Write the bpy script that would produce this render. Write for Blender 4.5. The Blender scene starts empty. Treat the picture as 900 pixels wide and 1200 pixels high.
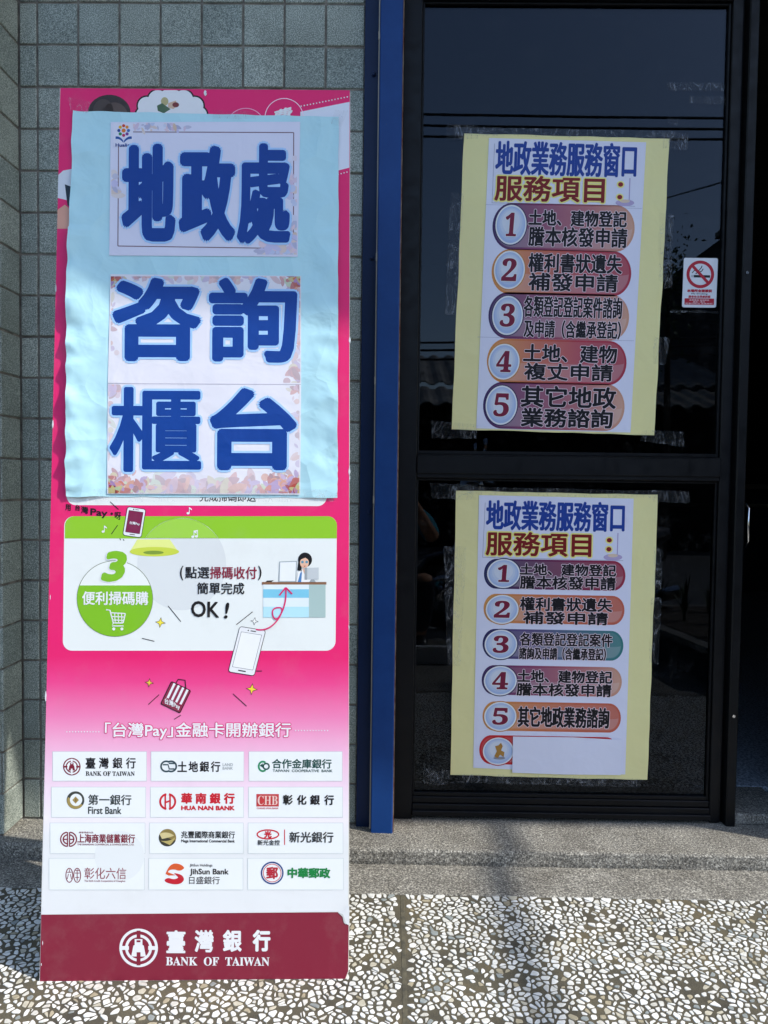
import bpy, bmesh, math, random
import numpy as np
from mathutils import Vector, noise
random.seed(7); rng = np.random.default_rng(7)
S = bpy.context.scene
COL = S.collection

# ------------------------------------------------------------------ camera (also the survey frame for measurements)
H0 = 0.97855
PITCH, YAW, ROLL, F = 0.03921, -0.01018, 0.01248, 900.0
cy, sy, cp, sp = math.cos(YAW), math.sin(YAW), math.cos(PITCH), math.sin(PITCH)
FWD = np.array([sy*cp, cy*cp, -sp]); RT = np.array([cy, -sy, 0.0]); DN = np.cross(FWD, RT)
c_, s_ = math.cos(ROLL), math.sin(ROLL)
RT, DN = c_*RT - s_*DN, s_*RT + c_*DN
cam = bpy.data.cameras.new('camera'); co = bpy.data.objects.new('camera', cam); COL.objects.link(co)
cam.sensor_fit = 'HORIZONTAL'; cam.sensor_width = 36; cam.lens = 36
cam.clip_start = 0.01; cam.clip_end = 600
from mathutils import Matrix
m = Matrix.Identity(4)
for i in range(3):
    m[i][0] = RT[i]; m[i][1] = -DN[i]; m[i][2] = -FWD[i]
m[2][3] = H0
co.matrix_world = m
S.camera = co

# ------------------------------------------------------------------ world and sun
SL, SC = 0.92, 0.385            # sun: metres sideways and outwards per metre of height
SUN = Vector((SL, -SC, 1.0)).normalized()
w = bpy.data.worlds.new('World'); S.world = w; w.use_nodes = True
nt = w.node_tree; nt.nodes.clear()
sky = nt.nodes.new('ShaderNodeTexSky'); sky.sky_type = 'NISHITA'; sky.sun_disc = False
sky.sun_elevation = math.asin(SUN.z); sky.sun_rotation = math.atan2(SUN.x, SUN.y)
sky.air_density = 1.0; sky.dust_density = 0.9; sky.ozone_density = 1.6
bg = nt.nodes.new('ShaderNodeBackground'); bg.inputs[1].default_value = 0.15
wo = nt.nodes.new('ShaderNodeOutputWorld')
nt.links.new(sky.outputs[0], bg.inputs[0]); nt.links.new(bg.outputs[0], wo.inputs[0])
sl = bpy.data.lights.new('sun', 'SUN'); so = bpy.data.objects.new('sun', sl); COL.objects.link(so)
sl.energy = 2.0; sl.angle = math.radians(0.6); sl.color = (1.0, 0.96, 0.89)
so.rotation_euler = SUN.to_track_quat('Z', 'Y').to_euler(); so.location = (3, -2, 5)
S.view_settings.view_transform = 'Standard'; S.view_settings.look = 'None'
S.view_settings.exposure = 1.14; S.view_settings.gamma = 1.0
S.cycles.max_bounces = 10; S.cycles.transparent_max_bounces = 16

# ------------------------------------------------------------------ survey: photograph measurements -> metres on real planes
def rays(P):
    P = np.atleast_2d(np.asarray(P, float))
    return (P[:, :1]-450)*RT + (P[:, 1:2]-600)*DN + F*FWD
O3 = np.array([0, 0, H0])
def on_plane(P, pt, n):
    d = rays(P); t = ((pt-O3) @ n)/(d @ n)
    return O3 + t[:, None]*d
def ony(px, py, Y): return on_plane([(px, py)], np.array([0, Y, 0.]), np.array([0, 1., 0]))[0]
def onz(px, py, Z): return on_plane([(px, py)], np.array([0, 0, float(Z)]), np.array([0, 0, 1.]))[0]
def XY(px, py, Y): return ony(px, py, Y)[0]
def ZY(px, py, Y): return ony(px, py, Y)[2]

# ------------------------------------------------------------------ helpers
def link(o, parent=None, loc=None):
    COL.objects.link(o)
    if parent is not None: o.parent = parent
    if loc is not None: o.location = loc
    return o
def tag(o, label=None, cat=None, group=None, kind=None):
    if label: o['label'] = label
    if cat: o['category'] = cat
    if group: o['group'] = group
    if kind: o['kind'] = kind
    return o
def empty(name, label, cat, loc=(0, 0, 0), group=None):
    o = bpy.data.objects.new(name, None); o.empty_display_size = .05
    link(o, None, loc); return tag(o, label, cat, group)
def world_pos(o):
    v = Vector((0, 0, 0))
    while o is not None:
        v = v + o.location; o = o.parent
    return v
def mesh_obj(name, verts, faces, mat, parent=None, smooth=False, cols=None):
    """verts in world metres; the parent chain (translations only) is taken off"""
    me = bpy.data.meshes.new(name)
    off = np.array(world_pos(parent)) if parent is not None else np.zeros(3)
    V = np.asarray(verts, float) - off
    me.from_pydata(V.tolist(), [], [tuple(f) for f in faces])
    if cols is not None:
        at = me.color_attributes.new('col', 'FLOAT_COLOR', 'CORNER')
        arr = np.ones((len(me.loops), 4), np.float32); k = 0
        for f, c in zip(faces, cols):
            n = len(f)
            c = np.asarray(c, float)
            arr[k:k+n, :3] = c if c.ndim == 1 else c
            k += n
        at.data.foreach_set('color', arr.ravel())
    if smooth:
        me.polygons.foreach_set('use_smooth', [True]*len(me.polygons))
    me.materials.append(mat)
    o = bpy.data.objects.new(name, me)
    return link(o, parent)
class MB:
    def __init__(s): s.v = []; s.f = []
    def add(s, v, f):
        k = len(s.v); s.v += [tuple(p) for p in v]; s.f += [tuple(i+k for i in q) for q in f]; return s
    def box(s, x0, x1, y0, y1, z0, z1, bev=0.0):
        b = min(bev, (x1-x0)*.45, (y1-y0)*.45, (z1-z0)*.45)
        if b <= 0:
            v = [(x, y, z) for x in (x0, x1) for y in (y0, y1) for z in (z0, z1)]
            return s.add(v, [(0, 1, 3, 2), (4, 6, 7, 5), (0, 4, 5, 1), (2, 3, 7, 6), (0, 2, 6, 4), (1, 5, 7, 3)])
        bm = bmesh.new(); bmesh.ops.create_cube(bm, size=1)
        for q in bm.verts:
            q.co = ((x0+x1)/2+q.co.x*(x1-x0), (y0+y1)/2+q.co.y*(y1-y0), (z0+z1)/2+q.co.z*(z1-z0))
        bmesh.ops.bevel(bm, geom=bm.edges[:], offset=b, segments=1, affect='EDGES')
        bm.verts.index_update()
        s.add([tuple(q.co) for q in bm.verts], [[q.index for q in f.verts] for f in bm.faces]); bm.free(); return s
    def tube(s, pts, rad, n=10, cap=True):
        pts = [Vector(p) for p in pts]; rad = rad if hasattr(rad, '__len__') else [rad]*len(pts)
        rings = []; k = len(s.v); up = None
        for i, p in enumerate(pts):
            t = (pts[min(i+1, len(pts)-1)]-pts[max(i-1, 0)]).normalized()
            if up is None: up = Vector((0, 0, 1)) if abs(t.z) < .9 else Vector((1, 0, 0))
            a = t.cross(up).normalized(); b = a.cross(t).normalized(); up = b
            for j in range(n):
                q = 2*math.pi*j/n
                r = rad[i]; r = r if hasattr(r, '__len__') else (r, r)
                s.v.append(tuple(p + a*math.cos(q)*r[0] + b*math.sin(q)*r[1]))
        for i in range(len(pts)-1):
            for j in range(n):
                s.f.append((k+i*n+j, k+i*n+(j+1) % n, k+(i+1)*n+(j+1) % n, k+(i+1)*n+j))
        if cap:
            s.f.append(tuple(k+j for j in range(n))[::-1]); s.f.append(tuple(k+(len(pts)-1)*n+j for j in range(n)))
        return s
    def build(s, name, mat, parent=None, smooth=False): return mesh_obj(name, s.v, s.f, mat, parent, smooth)

def lin(h):
    if isinstance(h, str): h = [int(h[i:i+2], 16) for i in (0, 2, 4)]
    a = np.array(h, float)/255
    return np.where(a <= .04045, a/12.92, ((a+.055)/1.055)**2.4)
# ------------------------------------------------------------------ materials
def mat(name, col=(.5, .5, .5), rough=.6, metal=0, spec=.5):
    M = bpy.data.materials.new(name); M.use_nodes = True
    b = M.node_tree.nodes['Principled BSDF']
    b.inputs['Base Color'].default_value = (*col, 1); b.inputs['Roughness'].default_value = rough
    b.inputs['Metallic'].default_value = metal; b.inputs['Specular IOR Level'].default_value = spec
    return M, M.node_tree, b
def N(t, ty, **k):
    n = t.nodes.new(ty)
    for a, v in k.items():
        if a in n.inputs: n.inputs[a].default_value = v
        else: setattr(n, a, v)
    return n
def mix(t, fac, a, b, mode='MIX'):
    n = t.nodes.new('ShaderNodeMix'); n.data_type = 'RGBA'; n.blend_type = mode
    for sock, v in ((n.inputs[0], fac), (n.inputs[6], a), (n.inputs[7], b)):
        if hasattr(v, 'links'): t.links.new(v, sock)
        elif hasattr(v, '__len__'): sock.default_value = (*v, 1) if len(v) == 3 else v
        else: sock.default_value = v
    return n.outputs[2]
def ramp(t, src, stops):
    n = t.nodes.new('ShaderNodeValToRGB'); e = n.color_ramp.elements
    while len(e) < len(stops): e.new(.5)
    for i, (p, c) in enumerate(stops):
        e[i].position = p; e[i].color = (*c, 1) if hasattr(c, '__len__') else (c, c, c, 1)
    t.links.new(src, n.inputs[0]); return n.outputs[0]
def pos(t): return t.nodes.new('ShaderNodeNewGeometry').outputs['Position']
def nz(t, scale, detail=4, rough=.55, vec=None, dist=0):
    n = N(t, 'ShaderNodeTexNoise'); n.inputs['Scale'].default_value = scale; n.inputs['Detail'].default_value = detail
    n.inputs['Roughness'].default_value = rough; n.inputs['Distortion'].default_value = dist
    t.links.new(vec if vec else pos(t), n.inputs['Vector']); return n.outputs[0]
def bump(t, b, src, strength=.3, dist=.001, nrm=None):
    n = N(t, 'ShaderNodeBump'); n.inputs['Strength'].default_value = strength; n.inputs['Distance'].default_value = dist
    t.links.new(src, n.inputs['Height'])
    if nrm: t.links.new(nrm, n.inputs['Normal'])
    t.links.new(n.outputs[0], b.inputs['Normal']); return n.outputs[0]

def print_mat(name, rough=.45, wrinkle=.5, wsc=9, fine=.15, smudge=.12, coat=0.0, facet=0, fsc=9):
    M, t, b = mat(name, rough=rough, spec=.3)
    a = N(t, 'ShaderNodeAttribute', attribute_name='col')
    sm = ramp(t, nz(t, 14, 8, .7), [(.52, 0), (.78, 1)])
    f = N(t, 'ShaderNodeMath', operation='MULTIPLY'); t.links.new(sm, f.inputs[0]); f.inputs[1].default_value = smudge
    c = mix(t, f.outputs[0], a.outputs['Color'], (.42, .39, .33))
    t.links.new(c, b.inputs['Base Color'])
    if coat: b.inputs['Coat Weight'].default_value = coat; b.inputs['Coat Roughness'].default_value = .12
    n1 = bump(t, b, nz(t, wsc, 3, .5, dist=.6), wrinkle, .006)
    if facet:
        vo = N(t, 'ShaderNodeTexVoronoi'); vo.inputs['Scale'].default_value = fsc
        vm = N(t, 'ShaderNodeVectorMath', operation='ADD'); t.links.new(pos(t), vm.inputs[0])
        no = N(t, 'ShaderNodeTexNoise'); no.inputs['Scale'].default_value = 6; t.links.new(pos(t), no.inputs['Vector'])
        vs = N(t, 'ShaderNodeVectorMath', operation='SCALE'); t.links.new(no.outputs['Color'], vs.inputs[0]); vs.inputs['Scale'].default_value = .12
        t.links.new(vs.outputs[0], vm.inputs[1]); t.links.new(vm.outputs[0], vo.inputs['Vector'])
        n1 = bump(t, b, vo.outputs['Distance'], facet, .012, n1)
    bump(t, b, nz(t, 160, 3), fine, .0004, n1)
    r = ramp(t, nz(t, 22, 5), [(.3, rough*.8), (.7, min(1, rough*1.25))]); t.links.new(r, b.inputs['Roughness'])
    return M
P_BOARD = print_mat('printed_board', .42, .25, 5, .12, .09)
P_PAPER = print_mat('printed_paper', .46, .5, 11, .15, .015, facet=.18, fsc=7)
P_CYAN = print_mat('cyan_paper', .36, .7, 13, .2, .04, facet=.55, fsc=11)
P_YELLOW = print_mat('yellow_paper', .42, .6, 8, .25, .05, facet=.28, fsc=6)
P_STICK = print_mat('sticker_vinyl', .35, .1, 9, .05, .05)

def tile_mat():
    M, t, b = mat('speckled_tile', rough=.55)
    base = ramp(t, nz(t, 400, 2, .7), [(.38, lin('616a65')), (.47, lin('8a938d')), (.55, lin('a2a9a2')), (.64, lin('cdd1c9'))])
    oi = N(t, 'ShaderNodeObjectInfo')
    v = ramp(t, oi.outputs['Random'], [(0, (.82, .85, .84)), (1, (1.10, 1.08, 1.03))])
    c = mix(t, 1.0, base, v, 'MULTIPLY')
    st = ramp(t, nz(t, 9, 6, .6), [(.35, (.80, .80, .78)), (.65, (1.04, 1.04, 1.04))])
    c = mix(t, 1.0, c, st, 'MULTIPLY')
    t.links.new(c, b.inputs['Base Color'])
    bump(t, b, nz(t, 420, 3), .35, .0006)
    return M
M_TILE = tile_mat()
def simple(name, c1, c2, scale, rough=.7, bsc=60, bs=.4, bd=.002, metal=0, detail=6, vec=None, lo=.35, hi=.65):
    M, t, b = mat(name, rough=rough, metal=metal)
    t.links.new(ramp(t, nz(t, scale, detail, .6), [(lo, c1), (hi, c2)]), b.inputs['Base Color'])
    bump(t, b, nz(t, bsc, 5), bs, bd)
    return M
M_GROUT = simple('grout', lin('5f5a53'), lin('8d867b'), 30, .9, 200)
def concrete():
    M, t, b = mat('washed_granolithic', rough=.85)
    g = ramp(t, nz(t, 240, 3, .75), [(.36, lin('3b3936')), (.47, lin('77746e')), (.57, lin('9a968d')), (.66, lin('dcd9ce'))])
    d = ramp(t, nz(t, 7, 7, .65), [(.3, (.62, .60, .56)), (.66, (1.05, 1.04, 1.0))])
    sm_ = ramp(t, nz(t, 5, 6, .6, dist=2.5), [(.60, 0), (.74, 1)])
    sf = N(t, 'ShaderNodeMath', operation='MULTIPLY'); t.links.new(sm_, sf.inputs[0]); sf.inputs[1].default_value = .35
    t.links.new(mix(t, sf.outputs[0], mix(t, 1, g, d, 'MULTIPLY'), lin('b9b6ac')), b.inputs['Base Color'])
    n1 = bump(t, b, nz(t, 230, 4), .7, .002); bump(t, b, nz(t, 12, 4), .4, .006, n1)
    return M
M_CONC = concrete()
def matrix_mat():
    M, t, b = mat('terrazzo_matrix', rough=.85)
    a = ramp(t, nz(t, 8, 6, .65), [(.3, lin('3f3c34')), (.55, lin('5c5646')), (.75, lin('6e6043'))])
    g = ramp(t, nz(t, 400, 3, .7), [(.35, (.7, .7, .7)), (.7, (1.35, 1.33, 1.25))])
    t.links.new(mix(t, 1, a, g, 'MULTIPLY'), b.inputs['Base Color']); bump(t, b, nz(t, 260, 4), .6, .0012)
    return M
M_MATRIX = matrix_mat()
def chip_mat():
    M, t, b = mat('marble_chip', rough=.5)
    a = N(t, 'ShaderNodeAttribute', attribute_name='col')
    g = ramp(t, nz(t, 130, 5, .6), [(.3, (.80, .79, .76)), (.6, (1.03, 1.03, 1.02))])
    t.links.new(mix(t, 1, a.outputs['Color'], g, 'MULTIPLY'), b.inputs['Base Color']); bump(t, b, nz(t, 200, 4), .3, .0008)
    return M
M_CHIP = chip_mat()
def far_terrazzo():
    M, t, b = mat('terrazzo_far', rough=.7)
    v = N(t, 'ShaderNodeTexVoronoi', feature='DISTANCE_TO_EDGE'); v.inputs['Scale'].default_value = 48
    t.links.new(pos(t), v.inputs['Vector'])
    t.links.new(ramp(t, v.outputs[0], [(.10, lin('5d584c')), (.2, lin('d9d6ca'))]), b.inputs['Base Color'])
    return M
M_TERR = far_terrazzo()
def blue_mat(name, c1, c2):
    M, t, b = mat(name, rough=.45, spec=.25)
    st = ramp(t, nz(t, 6, 8, .7), [(.3, c1), (.7, c2)])
    ch = ramp(t, nz(t, 45, 8, .75), [(.685, 0), (.72, .9)])
    t.links.new(mix(t, ch, st, lin('5a5348')), b.inputs['Base Color']); bump(t, b, nz(t, 90, 4), .2, .0012)
    return M
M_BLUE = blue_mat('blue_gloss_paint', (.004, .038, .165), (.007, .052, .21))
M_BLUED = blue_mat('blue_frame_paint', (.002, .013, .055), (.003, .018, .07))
M_RUST = simple('rusty_sealant', lin('6b4030'), lin('8d7b68'), 40, .85)
def alu():
    M, t, b = mat('dark_anodised_aluminium', rough=.38, metal=0, spec=.2)
    c = ramp(t, nz(t, 5, 8, .7), [(.3, (.0022, .0024, .0030)), (.7, (.0055, .006, .0075))])
    d = ramp(t, nz(t, 300, 2, .5), [(.72, 0), (.76, 1)])
    sp = N(t, 'ShaderNodeMath', operation='MULTIPLY'); t.links.new(d, sp.inputs[0]); sp.inputs[1].default_value = .08
    t.links.new(mix(t, sp.outputs[0], c, lin('8d8a80')), b.inputs['Base Color'])
    r = ramp(t, nz(t, 30, 6), [(.3, .3), (.7, .55)]); t.links.new(r, b.inputs['Roughness'])
    return M
M_ALU = alu()
def glass():
    M = bpy.data.materials.new('tinted_glass'); M.use_nodes = True; t = M.node_tree; t.nodes.clear()
    tr = N(t, 'ShaderNodeBsdfTransparent'); tr.inputs[0].default_value = (.30, .32, .34, 1)
    gl = N(t, 'ShaderNodeBsdfGlossy'); gl.inputs['Roughness'].default_value = 0.0; gl.inputs[0].default_value = (.64, .72, .84, 1)
    fr = N(t, 'ShaderNodeFresnel'); fr.inputs[0].default_value = 1.40
    bp = N(t, 'ShaderNodeBump'); bp.inputs['Strength'].default_value = .02; bp.inputs['Distance'].default_value = .002
    t.links.new(nz(t, 3, 2), bp.inputs['Height']); t.links.new(bp.outputs[0], gl.inputs['Normal'])
    mx = N(t, 'ShaderNodeMixShader'); t.links.new(fr.outputs[0], mx.inputs[0]); t.links.new(tr.outputs[0], mx.inputs[1]); t.links.new(gl.outputs[0], mx.inputs[2])
    df = N(t, 'ShaderNodeBsdfDiffuse'); df.inputs[0].default_value = (.5, .5, .48, 1)
    du = ramp(t, nz(t, 18, 8, .75), [(.55, 0), (.8, .03)])
    m2 = N(t, 'ShaderNodeMixShader'); t.links.new(du, m2.inputs[0]); t.links.new(mx.outputs[0], m2.inputs[1]); t.links.new(df.outputs[0], m2.inputs[2])
    o = N(t, 'ShaderNodeOutputMaterial'); t.links.new(m2.outputs[0], o.inputs[0])
    return M
M_GLASS = glass()
def tape_mat():
    M = bpy.data.materials.new('clear_tape'); M.use_nodes = True; t = M.node_tree; t.nodes.clear()
    tr = N(t, 'ShaderNodeBsdfTransparent'); tr.inputs[0].default_value = (.97, .97, .97, 1)
    b = N(t, 'ShaderNodeBsdfPrincipled'); b.inputs['Base Color'].default_value = (.75, .78, .82, 1); b.inputs['Roughness'].default_value = .2
    bp = N(t, 'ShaderNodeBump'); bp.inputs['Strength'].default_value = .8; bp.inputs['Distance'].default_value = .004
    t.links.new(nz(t, 90, 3, dist=1.5), bp.inputs['Height']); t.links.new(bp.outputs[0], b.inputs['Normal'])
    v1 = N(t, 'ShaderNodeMath', operation='SUBTRACT'); mp = N(t, 'ShaderNodeVectorMath', operation='MULTIPLY'); t.links.new(pos(t), mp.inputs[0]); mp.inputs[1].default_value = (2.2, 1, .8)
    t.links.new(nz(t, 16, 2.5, .5, vec=mp.outputs[0], dist=1.6), v1.inputs[0]); v1.inputs[1].default_value = .5
    v2 = N(t, 'ShaderNodeMath', operation='ABSOLUTE'); t.links.new(v1.outputs[0], v2.inputs[0])
    f = ramp(t, v2.outputs[0], [(0, .27), (.008, .12), (.022, .03), (.1, .015)])
    mx = N(t, 'ShaderNodeMixShader'); t.links.new(f, mx.inputs[0]); t.links.new(tr.outputs[0], mx.inputs[1]); t.links.new(b.outputs[0], mx.inputs[2])
    o = N(t, 'ShaderNodeOutputMaterial'); t.links.new(mx.outputs[0], o.inputs[0]); return M
M_TAPE = tape_mat()
M_ASPH = simple('asphalt', (.06, .06, .06), (.11, .11, .105), 60, .9, 200)
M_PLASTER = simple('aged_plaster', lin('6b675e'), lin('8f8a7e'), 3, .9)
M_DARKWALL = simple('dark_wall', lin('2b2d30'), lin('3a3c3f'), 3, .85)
M_WHITE = simple('white_paint', (.7, .7, .68), (.8, .8, .78), 4, .6)
M_BLACK = simple('black_plastic', (.012, .012, .013), (.025, .025, .026), 8, .3)
M_RUBBER = simple('rubber', (.015, .015, .015), (.03, .03, .03), 40, .85)
M_CHROME, _t, _b = mat('chrome', (.7, .7, .7), .12, 1)
M_TEAL = simple('teal_cloth', lin('1f7f92'), lin('2a93a6'), 30, .85)
M_DENIM = simple('dark_denim', lin('1b2130'), lin('262d3c'), 60, .9)
M_SKIN = simple('skin', lin('b98463'), lin('cb9876'), 20, .6)
M_HAIR = simple('black_hair', (.01, .009, .008), (.02, .018, .016), 80, .5)
M_ROOF = simple('grey_metal_sheet', lin('77736a'), lin('a09a8c'), 2, .55)
M_LEAF = simple('leaf_green', (.03, .07, .02), (.07, .12, .04), 25, .6)
M_SOIL = simple('soil', (.04, .03, .02), (.08, .06, .04), 30, .95)
M_CEIL = simple('ceiling_board', lin('a09885'), lin('b3ab98'), 2, .8)
M_COUNTER = simple('navy_laminate', lin('24364a'), lin('2c4056'), 3, .5)
M_KRAFT = simple('grey_card', lin('8a8478'), lin('a09a8d'), 12, .8)
M_WIN, _t, _b = mat('dark_window', (.02, .025, .03), .05)
M_LAMP, _t, _b = mat('lit_lamp', (.8, .8, .8)); _b.inputs['Emission Color'].default_value = (1, .97, .9, 1); _b.inputs['Emission Strength'].default_value = 1.0

# ================================================================== THE SETTING
ZT = 0.0425                     # top of the low step
YT, YR, YW = 1.785, 1.9235, 2.06  # terrazzo edge, riser, tiled wall face
YDOOR = 2.10                    # front of the door leaf
# terrazzo pavement
tb = MB(); tb.box(-4, 5, .69, YT, -.15, 0.0)
terr = tb.build('pavement', M_MATRIX); tag(terr, kind='structure')
CX0, CX1, CY0, CY1 = -1.5, 1.6, .70, YT
mesh_obj('terrazzo_surface', [(-4, .69, .0012), (CX0, .69, .0012), (CX0, YT-.001, .0012), (-4, YT-.001, .0012), (CX1, .69, .0012), (5, .69, .0012), (5, YT-.001, .0012), (CX1, YT-.001, .0012)], [(0, 1, 2, 3), (4, 5, 6, 7)], M_TERR, terr)
jx0, jx1 = onz(476, 1050, 0), onz(469, 1195, 0)
JX = (jx0[0]+jx1[0])/2
mbj = MB(); mbj.box(JX-.0045, JX+.0045, .70, YT-.002, -.001, .0008, .0003)
M_JOINT = simple('divider_metal', lin('4a473d'), lin('6b6552'), 50, .6)
mbj.build('divider_strip', M_JOINT, terr)
def chips():
    s = .0140
    pts = []
    nx, ny = int((CX1-CX0)/s), int((CY1-CY0)/s)
    gx, gy = np.meshgrid(np.arange(nx), np.arange(ny), indexing='ij')
    P = np.stack([CX0+(gx+.5+.5*(gy % 2)+rng.uniform(-.55, .55, gx.shape))*s, CY0+(gy+.5+rng.uniform(-.55, .55, gx.shape))*s], -1)
    WT = rng.uniform(-.17, .17, gx.shape)*s*s
    keep = rng.random(gx.shape) > .06
    V = []; Fc = []; C = []
    pal = [lin('efeee8'), lin('f5f4ef'), lin('e4e2da'), lin('d9d6cc'), lin('f0efea'), lin('c9c2ae'), lin('9aa09e'), lin('b5aa90')]
    pw = np.array([.28, .22, .16, .1, .12, .05, .035, .035]); pw /= pw.sum()
    for i in range(nx):
        for j in range(ny):
            p = P[i, j]
            if not keep[i, j] or abs(p[0]-JX) < .010 or p[1] > CY1-.006 or p[1] < CY0+.006: continue
            if noise.noise(Vector((p[0]*9, p[1]*9, 3))) > .38 and rng.random() < .35: continue
            poly = [p+np.array(d)*s*1.1 for d in ((-1, -1), (1, -1), (1, 1), (-1, 1))]
            for a in range(max(0, i-2), min(nx, i+3)):
                for b in range(max(0, j-2), min(ny, j+3)):
                    if (a, b) == (i, j): continue
                    q = P[a, b]; d = q-p; L = math.hypot(*d)
                    if L < 1e-6: continue
                    lim = L*.5+(WT[i, j]-WT[a, b])/(2*L); n = d/L
                    out = []
                    for k in range(len(poly)):
                        A, B = poly[k]-p, poly[(k+1) % len(poly)]-p
                        da, db = A@n-lim, B@n-lim
                        if da <= 0: out.append(A+p)
                        if (da < 0) != (db < 0) and abs(da-db) > 1e-12: out.append(p+A+(B-A)*da/(da-db))
                    poly = out
                    if len(poly) < 3: break
                if len(poly) < 3: break
            if len(poly) < 3: continue
            poly = np.array(poly); c = poly.mean(0)
            gap = rng.uniform(.0007, .0019)
            d = poly-c; L = np.hypot(d[:, 0], d[:, 1])
            if L.min() < .0013: 
                poly = poly[L >= .0013]; d = poly-c; L = np.hypot(d[:, 0], d[:, 1])
                if len(poly) < 3: continue
            sc = np.clip((L-gap)/L, .3, 1)*rng.uniform(.78, 1.0)
            th_ = rng.uniform(0, 3.14); ax_ = np.array([math.cos(th_), math.sin(th_)]); fl = rng.uniform(.0, .45)
            d = d*sc[:, None]; d = d-fl*(d@ax_)[:, None]*ax_
            poly = c+d
            # cut the corners so that the chips are rounded shards
            nn = len(poly); rr = []
            for k in range(nn):
                A, B, D = poly[k-1], poly[k], poly[(k+1) % nn]
                u = rng.uniform(.10, .24)
                rr.append(B+(A-B)*u); rr.append(B+(D-B)*u)
            if poly[0][1] > 1.15:
                rr = [rr[k]*(1-f_)+rr[(k+1) % len(rr)]*f_ for k in range(len(rr)) for f_ in (.25, .75)]
            rr = np.array(rr); n2 = len(rr)
            h = rng.uniform(.0006, .0016); tilt = rng.normal(0, .018, 2)
            k0 = len(V)
            for q in rr: V.append((q[0], q[1], -.0004))
            ins = c+(rr-c)*.90
            for q in ins: V.append((q[0], q[1], h+float((q-c)@tilt)))
            col = pal[rng.choice(len(pal), p=pw)]*rng.uniform(.86, 1.0)
            Fc.append([k0+n2+t for t in range(n2)]); C.append(col)
            for t in range(n2):
                Fc.append([k0+t, k0+(t+1) % n2, k0+n2+(t+1) % n2, k0+n2+t]); C.append(col)
    o = mesh_obj('marble_chips', V, Fc, M_CHIP, terr, cols=C); tag(o, kind='stuff')
chips()
# granolithic apron and low step
st = MB(); st.box(-4, 5, YT+.0005, YR+.02, -.14, .0025, .002); o = st.build('apron', M_CONC); tag(o, kind='structure')
def rough_step():
    xs = np.linspace(-1.4, 1.7, 160); V = []; Fc = []
    prof = [(YR+.001, .001), (YR-.001, .012), (YR-.0005, ZT-.006), (YR+.002, ZT-.0015), (YR+.008, ZT), (YR+.06, ZT), (2.3, ZT), (2.3, -.1), (YR+.02, -.1)]
    for i, x in enumerate(xs):
        for k, (y, z) in enumerate(prof):
            e = noise.noise(Vector((x*35, k*1.7, 0)))*.0016+noise.noise(Vector((x*7, k, 5)))*.0016 if k < 6 else 0
            V.append((x, y+e, z+(e*.6 if 2 < k < 6 else 0)))
    n = len(prof)
    for i in range(len(xs)-1):
        for k in range(n):
            Fc.append((i*n+k, i*n+(k+1) % n, (i+1)*n+(k+1) % n, (i+1)*n+k))
    Fc.append(tuple(range(n))); Fc.append(tuple((len(xs)-1)*n+k for k in range(n))[::-1])
    o = mesh_obj('step', V, Fc, M_CONC); tag(o, kind='structure')
rough_step()
o = MB().box(-14, 16, -1.2, .685, -.16, -.02, .01).build('kerbside_paving', M_PLASTER); tag(o, kind='structure')
o = MB().box(-4, 5, .62, .692, -.15, .004, .006).build('kerb', M_CONC); tag(o, kind='structure')
o = mesh_obj('street', [(-300, -300, -.17), (300, -300, -.17), (300, 300, -.17), (-300, 300, -.17)], [(0, 1, 2, 3)], M_ASPH); tag(o, kind='structure')
for xx in (-6.5,):
    pass

# ------------------------------------------------------------------ tiled wall
PT = 0.1091; JT = 0.0058
XC = XY(24.5, 500, YW)             # inner corner
X1 = XY(44.5, 300, YW)             # first full joint
XEND = XY(423, 400, YW)
wall = empty('tiled_wall', 'grey green wall of square speckled tiles behind the pink display stand', 'wall', (XC, YW, ZT))
MB().box(XC-.3, XEND+.005, YW+.004, YW+.2, ZT-.06, 3.35).build('backing', M_GROUT, wall)
rowz = [ZT+.003+PT*k for k in range(23)]
def tile_mesh(wd, hd, name):
    mb = MB().box(0, wd, 0, .012, 0, hd, .0018)
    me = bpy.data.meshes.new(name); me.from_pydata(mb.v, [], mb.f); me.materials.append(M_TILE); return me
def lay(mesh, x, y, z, parent, rz=0):
    o = bpy.data.objects.new('tile', mesh); COL.objects.link(o); o.parent = parent
    o.location = Vector((x, y+random.uniform(-.0008, .0008), z+random.uniform(-.0006, .0006))) - world_pos(parent)
    o.rotation_euler = (random.gauss(0, .004), random.gauss(0, .003), rz+random.gauss(0, .004)); return o
full = tile_mesh(PT-JT, PT-JT, 'tile_full'); part = tile_mesh(X1-XC-JT, PT-JT, 'tile_narrow')
cols_x = []
x = X1
while x < XEND-.03: cols_x.append(x); x += .1088
lastw = XEND-cols_x[-1]-JT*.5
last = tile_mesh(min(lastw, PT-JT), PT-JT, 'tile_last')
for z in rowz:
    lay(part, XC+JT*.5, YW, z+JT/2, wall)
    for x in cols_x[:-1]: lay(full, x+JT/2, YW, z+JT/2, wall)
    lay(last, cols_x[-1]+JT/2, YW, z+JT/2, wall)
# pier at the left
YP = YW-.106
pier = empty('tiled_pier', 'narrow projecting pier of speckled grey tiles at the left edge', 'pier', (XC-.1, YP, ZT))
MB().box(XC-.42, XC-.004, YP+.004, YW+.003, -.02, 3.35).build('backing', M_GROUT, pier)
side = tile_mesh(YW-YP-JT, PT-JT, 'tile_side')
for z in rowz:
    lay(side, XC, YP+JT/2+.001, z+JT/2, pier, math.pi/2)
    for k in range(3): lay(full, XC-.003-(k+1)*PT+JT/2, YP, z+JT/2, pier)
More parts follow.
